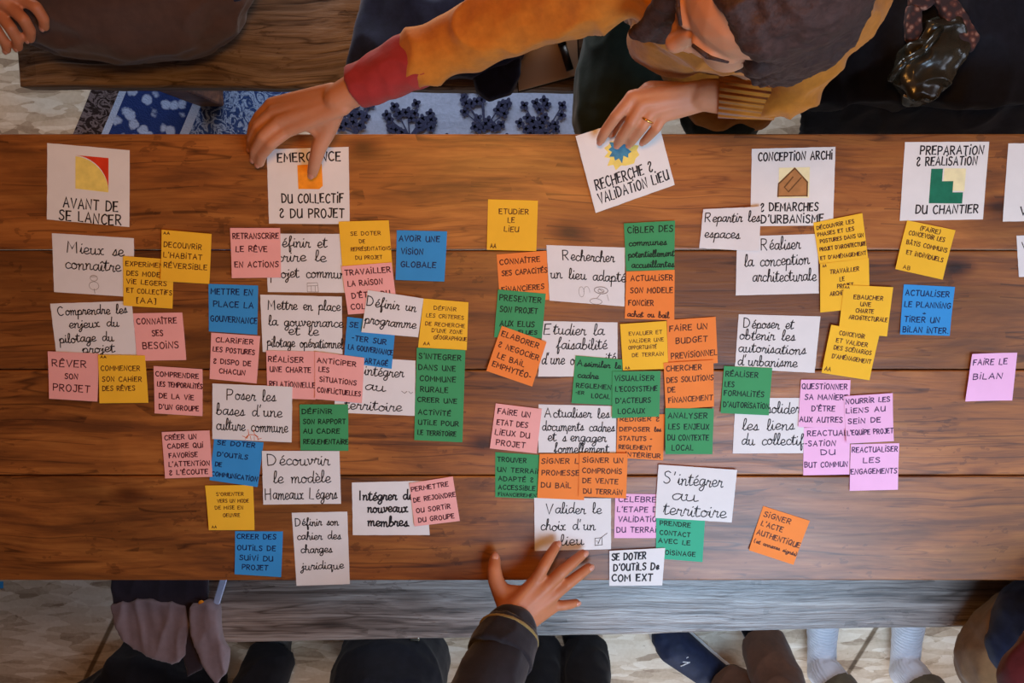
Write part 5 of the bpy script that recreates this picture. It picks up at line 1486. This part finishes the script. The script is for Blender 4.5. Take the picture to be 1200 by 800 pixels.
# D: brown trousers and navy trainers
footD = [P(860, 802, .085), P(896, 756, .085)]
shD = V((.58, -1.24, 1.36))
rootD, topD, legsD = standing('standing person in brown trousers and navy trainers behind the near bench', footD, V((.56, -1.22, .92)), shD, (.56, -1.17, 1.60), (0, .7, -.5),
                              'skin_ruddy', 'olive_cloth', 'brown_warm', [(V((.40, -1.24, 1.29)), V((.37, -1.3, 1.05)), V((.38, -1.24, .82))), (V((.76, -1.24, 1.29)), V((.79, -1.28, 1.05)), V((.78, -1.22, .82)))],
                              toes=[P(792, 757, .03), P(876, 706, .03)], hem=-.01, leg_r=(.088, .068, .056))
for i, (t_, h_) in enumerate(((P(776, 738, 0), P(856, 800, 0)), (P(876, 702, 0), P(898, 762, 0)))):
    sh = shoe('trainer', t_, h_, M['shoe_navy'], rootD, .05)
    bm = bmesh.new()
    t2, h2 = V((t_.x, t_.y, 0)), V((h_.x, h_.y, 0))
    d = (t2 - h2).normalized(); nrm = V((-d.y, d.x, 0))
    tube(bm, [(h2 + V((0, 0, .012)), .041), (h2 * .5 + t2 * .5 + V((0, 0, .012)), .045), (t2 - d * .03 + V((0, 0, .012)), .051), (t2 + V((0, 0, .012)), .037)], 16, flat=.25)
    fuse('rubber_sole', bm, M['white_trim'], sh, .004, 3)
    bm = bmesh.new()
    prev = None
    line = []
    for k in range(13):
        s_ = k / 12
        line.append(((h2 * (1 - s_) + t2 * s_) + nrm * (-.032 + .02 * math.sin(s_ * 3.1)) + V((0, 0, .074 - .02 * s_)), .0022))
    tube(bm, line, 8)
    obj('white_piping', bm, M['white_trim'], sh, True)
    bm = bmesh.new()
    base = h2 * .25 + t2 * .75 + V((0, 0, .081))
    tube(bm, [(base + d * .02 + nrm * .01, .0018), (base + d * .0 - nrm * .008, .0018), (base + d * .01 + nrm * .014, .0018), (base - d * .012 + nrm * .0, .0018), (base - d * .002 + nrm * .02, .0018)], 6)
    obj('white_mark', bm, M['white_trim'], sh, True)

# E: white socks and olive trousers
footE = [P(969, 788, .08), P(1067, 788, .08)]
rootE, topE, legsE = standing('standing person in white socks and olive trousers behind the near bench', footE, V((1.06, -1.28, .9)), V((1.13, -1.28, 1.33)), (1.13, -1.22, 1.57), (-.2, .7, -.4),
                              'skin', 'navy_cloth', 'olive_cloth', [(V((.95, -1.28, 1.28)), V((.91, -1.3, 1.05)), V((.92, -1.22, .82))), (V((1.31, -1.28, 1.28)), V((1.35, -1.3, 1.05)), V((1.34, -1.22, .82)))],
                              toes=[P(965, 700, .03), P(1069, 700, .03)], hem=.05, leg_r=(.085, .064, .05), socks=False)
for (tx, ty), ft in zip(((965, 690), (1069, 690)), footE):
    bm = bmesh.new()
    t_ = P(tx, ty, .04); h_ = V((ft.x, ft.y - .02, .045))
    tube(bm, [(h_, .034), (h_ * .6 + t_ * .4, .036), (h_ * .35 + t_ * .65, .040), (t_, .033)], 18)
    kn_ = legsE[footE.index(ft)][1]; dk = (kn_ - ft).normalized()
    tube(bm, [(h_, .036), (ft, .040), (ft + dk * .13, .045)], 18)
    fuse('sock', bm, M['sock'], rootE, .003, 4, wr=.0015, wscale=30)

# F: figure sitting on the near bench at the right, mostly out of the photo
pF = empty('person', P(1290, 770, .45), 'person in brown trousers and burgundy jumper sitting at the right of the near bench', 'person')
bm = bmesh.new()
pelF, shF = P(1300, 800, .605), V((1.06, -.78, 1.02))
mtF = seated_core(bm, pelF, shF, (.2, -.9, 0), shF + V((-.02, .02, .26)), (-.8, .5, -.3), [P(1170, 770, .52), P(1230, 850, .54)], [P(1180, 830, .08), P(1240, 870, .08)])
elF = P(1215, 800, .84)
tube(bm, [(shF + V((0, .15, -.03)), .046), (elF, .038), (P(1290, 700, .835), .028)], 16)
tube(bm, [(shF + V((0, -.17, -.03)), .046), (shF + V((.1, -.2, -.3)), .038), (P(1330, 830, .72), .028)], 16)
fuse('body', bm, M['skin'], pF, .004, 5)
bm = bmesh.new()
tube(bm, pts((1300, 735, .575, .12), (1215, 752, .56, .105), (1178, 775, .545, .088)), 20)
tube(bm, [(P(1178, 775, .535), .086), (P(1180, 830, .16), .062)], 20)
tube(bm, [(pelF, .14), (P(1230, 850, .56), .09), (P(1240, 870, .16), .062)], 20)
fuse('trousers', bm, M['khaki'], pF, .005, 6, wr=.007, wscale=11, seed=15)
bm = bmesh.new()
tube(bm, pts((1310, 725, .62, .12), (1225, 732, .60, .085), (1192, 760, .585, .062)), 20)
o = fuse('jacket_hem', bm, M['navy_cloth'], pF, .005, 6, wr=.006, wscale=12, seed=16)
bm = bmesh.new()
loft(bm, [(pelF * (1 - t_) + shF * t_, V((.2, -.9, 0)).normalized() * w_, V((.9, .2, 0)) * d_) for t_, w_, d_ in ((0, .2, .15), (.4, .18, .14), (.8, .19, .13), (1.0, .15, .1), (1.1, .075, .07))])
tube(bm, [(shF + V((0, .15, -.03)), .066), (elF, .056), (P(1290, 706, .84), .042)], 18)
tube(bm, [(shF + V((0, -.17, -.03)), .066), (shF + V((.1, -.2, -.3)), .056), (P(1330, 830, .74), .042)], 18)
fuse('jumper', bm, M['burgundy'], pF, .006, 6, wr=.006, wscale=12, seed=17)
bm = bmesh.new(); hair_cap(bm, mtF, rnd); fuse('hair', bm, M['hair'], pF, .005, 3, wr=.004, wscale=40)
face_parts(mtF, pF, 'hair')

# G: black trousers and shoes near the left of the near bench
footG = [P(318, 772, .07), P(292, 836, .06)]
rootG, topG, legsG = standing('standing person in black trousers and black shoes left of the rounded bag', footG, V((-.62, -1.28, .9)), V((-.7, -1.28, 1.34)), (-.7, -1.22, 1.58), (0, .7, -.5),
                              'skin', 'dark_coat', 'black_cloth', [(V((-.89, -1.28, 1.29)), V((-.94, -1.3, 1.08)), V((-.92, -1.22, .84))), (V((-.51, -1.28, 1.29)), V((-.46, -1.3, 1.08)), V((-.48, -1.22, .84)))],
                              toes=[P(326, 724, .03), P(300, 800, .03)], hem=-.01, leg_r=(.085, .066, .058))
for t_, h_ in ((P(326, 720, 0), footG[0]), (P(298, 800, 0), footG[1])): shoe('shoe', t_, h_ + V((0, -.03, 0)), M['shoe_black'], rootG, .05)


# ------------------------------------------------------------------ clothes, bags and papers lying about
def pad(name, poly, z, th, mat, parent=None, voxel=.004, smooth=7, wr=.004, wscale=16, seed=0, stretch=(1, 1, 1), bulge=0.0):
    """a flat-lying piece of cloth: photo-plane outline at height z (or a z per corner), th thick, softened and wrinkled"""
    bm = bmesh.new()
    up = []
    for i, q in enumerate(poly):
        zz = q[2] if len(q) > 2 else z
        up.append(P(q[0], q[1], zz))
    c = sum(up, V()) / len(up)
    top = [bm.verts.new(p + V((0, 0, th))) for p in up]
    bot = [bm.verts.new(p) for p in up]
    ct = bm.verts.new(c + V((0, 0, th + bulge))); cb = bm.verts.new(c)
    n = len(up)
    for i in range(n):
        j = (i + 1) % n
        bm.faces.new((top[i], top[j], ct)); bm.faces.new((bot[j], bot[i], cb)); bm.faces.new((top[j], top[i], bot[i], bot[j]))
    return fuse(name, bm, M[mat], parent, voxel, smooth, wr=wr, wscale=wscale, seed=seed, stretch=stretch)


# grey jacket slung over the left end of the near bench
jk = empty('jacket', P(200, 715, .45), 'grey mauve jacket slung over the left end of the near bench', 'jacket')
pad('jacket_panel', [(133, 704), (172, 698), (222, 704), (224, 735), (222, 764), (206, 774), (188, 767), (160, 756), (145, 740), (138, 722)], .453, .02, 'grey_mauve', jk, wr=.005, seed=1, stretch=(2, .6, 1))
pad('lining', [(133, 672), (246, 672), (246, 705), (238, 712), (222, 712), (172, 706), (135, 708)], .452, .014, 'dark_lining', jk, wr=.004, seed=2)
pad('lining', [(218, 700), (238, 700), (240, 780), (222, 790), (216, 766)], .456, .012, 'dark_lining', jk, wr=.003, seed=6)
pad('sleeve', [(229, 704), (250, 698), (260, 708), (262, 738), (270, 758), (269, 782), (259, 796), (244, 772), (234, 750), (230, 730)], .454, .03, 'grey_mauve', jk, wr=.005, seed=3, stretch=(2, .6, 1))
pad('zip_tape', [(260, 672), (269, 672), (258, 707), (250, 706)], .468, .006, 'pale_zip', jk, voxel=.002, smooth=3, wr=0)
bm = bmesh.new(); c = P(236, 707, .475); ellipsoid(bm, c, .006, .007, .004); obj('zip_pull', bm, M['d_orange'], jk, True)
# black coat dropped on the floor under it
pad('coat', [(70, 812), (108, 790), (140, 770), (148, 748), (190, 752), (232, 768), (270, 778), (262, 830), (150, 850), (80, 840)], .004, .10, 'black_cloth', None, voxel=.006, wr=.014, wscale=9, seed=5, bulge=.05)
tag(bpy.data.objects['coat'], 'black coat heaped on the floor under the grey jacket', 'coat')
# rounded black bag on the floor
bg_ = empty('rucksack', P(455, 800, 0), 'rounded black rucksack standing on the floor behind the near bench', 'bag')
bm = bmesh.new()
c = P(455, 800, .16)
loft(bm, [(V((c.x, c.y, .005)), V((.115, 0, 0)), V((0, .10, 0))), (V((c.x, c.y, .04)), V((.138, 0, 0)), V((0, .125, 0))), (V((c.x, c.y, .2)), V((.135, 0, 0)), V((0, .12, 0))), (V((c.x, c.y - .01, .30)), V((.115, 0, 0)), V((0, .095, 0))), (V((c.x, c.y - .02, .34)), V((.06, 0, 0)), V((0, .05, 0)))])
fuse('bag_body', bm, M['dark_coat'], bg_, .006, 6, wr=.006, wscale=11, seed=9)
bm = bmesh.new(); c2 = V((c.x, c.y - .02, .35))
tube(bm, [(c2 + V((-.04, 0, -.02)), .007), (c2 + V((-.03, 0, .025)), .007), (c2 + V((.03, 0, .025)), .007), (c2 + V((.04, 0, -.02)), .007)], 10)
obj('handle', bm, M['black_cloth'], bg_, True)
bm = bmesh.new(); c3 = V((c.x + .065, c.y + .115, .16)); box(bm, c3.x - .012, c3.x + .012, c3.y - .006, c3.y + .006, c3.z - .01, c3.z + .01, .003)
obj('buckle', bm, M['metal'], bg_)

# navy coat bundled on the far bench
nv = empty('coat', P(500, 40, .45), 'navy coat bundled on the far bench behind the outstretched arm', 'coat')
pad('coat_body', [(412, 96), (418, 60), (430, 20), (440, -60), (640, -60), (630, 30), (608, 70), (560, 90), (500, 100), (440, 104)], .462, .045, 'navy_cloth', nv, voxel=.005, wr=.012, wscale=10, seed=21, bulge=.05)
pad('sleeve', [(551, 70), (580, 52), (608, 58), (608, 92), (598, 112), (574, 120), (560, 108)], .46, .04, 'navy_cloth', nv, voxel=.004, wr=.005, wscale=14, seed=22)

# notebook and phone on the far bench
nb_ = empty('notebook', P(640, 75, .45), 'open beige notebook on the far bench under the outstretched arm', 'notebook')


def slab(name, poly, z, th, mat, parent=None, bev=.0006):
    bm = bmesh.new()
    a = [bm.verts.new(P(x, y, z)) for x, y in poly]
    b = [bm.verts.new(v.co + V((0, 0, th))) for v in a]
    n = len(a)
    bm.faces.new(a[::-1]); bm.faces.new(b)
    for i in range(n): bm.faces.new((a[i], a[(i + 1) % n], b[(i + 1) % n], b[i]))
    bmesh.ops.bevel(bm, geom=bm.edges[:], offset=bev, segments=2, affect='EDGES')
    return obj(name, bm, mat, parent)


slab('cover', [(601, 24), (676, 8), (680, 90), (607, 109)], .4505, .003, M['shoe_black'], nb_)
slab('pages', [(603, 26), (674, 10), (678, 88), (608, 107)], .4535, .007, M['beige_paper'], nb_)
ph = empty('marker_pen', P(661, 60, .46), 'thick black marker pen lying on the beige notebook', 'pen')
a, b = P(654, 36, .4685), P(668, 82, .4685)
bm = bmesh.new(); tube(bm, [(a, .0075), (a * .62 + b * .38, .0078)], 20, ball=False); obj('cap', bm, M['black_plastic'], ph, True)
bm = bmesh.new(); tube(bm, [(a * .62 + b * .38, .0070), (b, .0070)], 20, ball=False); obj('barrel', bm, M['black_plastic'], ph, True)

# dark coats heaped on the right of the far bench
ct_ = empty('coat', P(1120, 40, .45), 'blue black coat heaped on the far bench at the right, hanging over its edge', 'coat')
pad('coat_body', [(937, 126), (965, 60), (985, 10), (1000, -60), (1320, -60), (1320, 126)], .468, .06, 'dark_coat', ct_, voxel=.006, smooth=8, wr=.016, wscale=7, seed=31, stretch=(1.5, .7, 1), bulge=.05)
pad('coat_hem', [(934, 178, .30), (934, 160, .36), (937, 118, .445), (1320, 118, .445), (1320, 160, .36), (1320, 178, .30)], .4, .05, 'dark_coat', ct_, voxel=.006, smooth=6, wr=.010, wscale=8, seed=32, stretch=(1.8, .5, 1))
hb = empty('handbag', P(1075, 75, .55), 'glossy olive black leather bag lying on the dark coat', 'bag')
pad('bag_body', [(1042, 95), (1052, 60), (1080, 28), (1112, 22), (1118, 60), (1104, 92), (1085, 118), (1058, 122)], .57, .045, 'shiny_leather', hb, voxel=.003, smooth=5, wr=.010, wscale=22, seed=33, bulge=.02)
bm = bmesh.new(); tube(bm, pts((1044, 92, .605, .006), (1060, 72, .63, .006), (1082, 60, .632, .006), (1102, 34, .62, .006)), 10); obj('strap', bm, M['shiny_leather'], hb, True)
bm = bmesh.new(); ellipsoid(bm, P(1097, 100, .61), .005, .005, .004); obj('stud', bm, M['metal'], hb, True)
bm = bmesh.new(); tube(bm, pts((1060, 112, .608, .003), (1072, 116, .608, .003)), 8); obj('zip_pull', bm, M['metal'], hb, True)
ms, nts, bs = new_mat('patterned_scarf')
vv = coords(nts)
vo = nts.nodes.new('ShaderNodeTexVoronoi'); vo.inputs['Scale'].default_value = 95; nts.links.new(vv, vo.inputs['Vector'])
rp = ramp(nts, [(0.2, srgb(150, 112, 96)), (0.35, srgb(96, 54, 44)), (0.6, srgb(52, 34, 34))]); nts.links.new(vo.outputs['Distance'], rp.inputs[0]); nts.links.new(rp.outputs[0], bs.inputs['Base Color']); bs.inputs['Roughness'].default_value = .9
M['scarf'] = ms
sc_ = empty('scarf', P(1100, 20, .58), 'brown patterned scarf with two ends lying on the dark coat', 'scarf')
pad('scarf_end', [(1085, -10), (1108, -8), (1130, 22), (1143, 48), (1134, 64), (1122, 54), (1106, 30)], .60, .018, 'scarf', sc_, voxel=.003, smooth=4, wr=.003, wscale=25, seed=41)
pad('scarf_end', [(1062, 8), (1074, 12), (1076, 38), (1068, 56), (1059, 46), (1057, 28)], .595, .018, 'scarf', sc_, voxel=.003, smooth=4, wr=.003, wscale=25, seed=42)
pad('scarf_loop', [(1062, -40), (1110, -40), (1108, -4), (1078, 14), (1062, 12)], .59, .02, 'scarf', sc_, voxel=.003, smooth=4, wr=.003, wscale=25, seed=43)
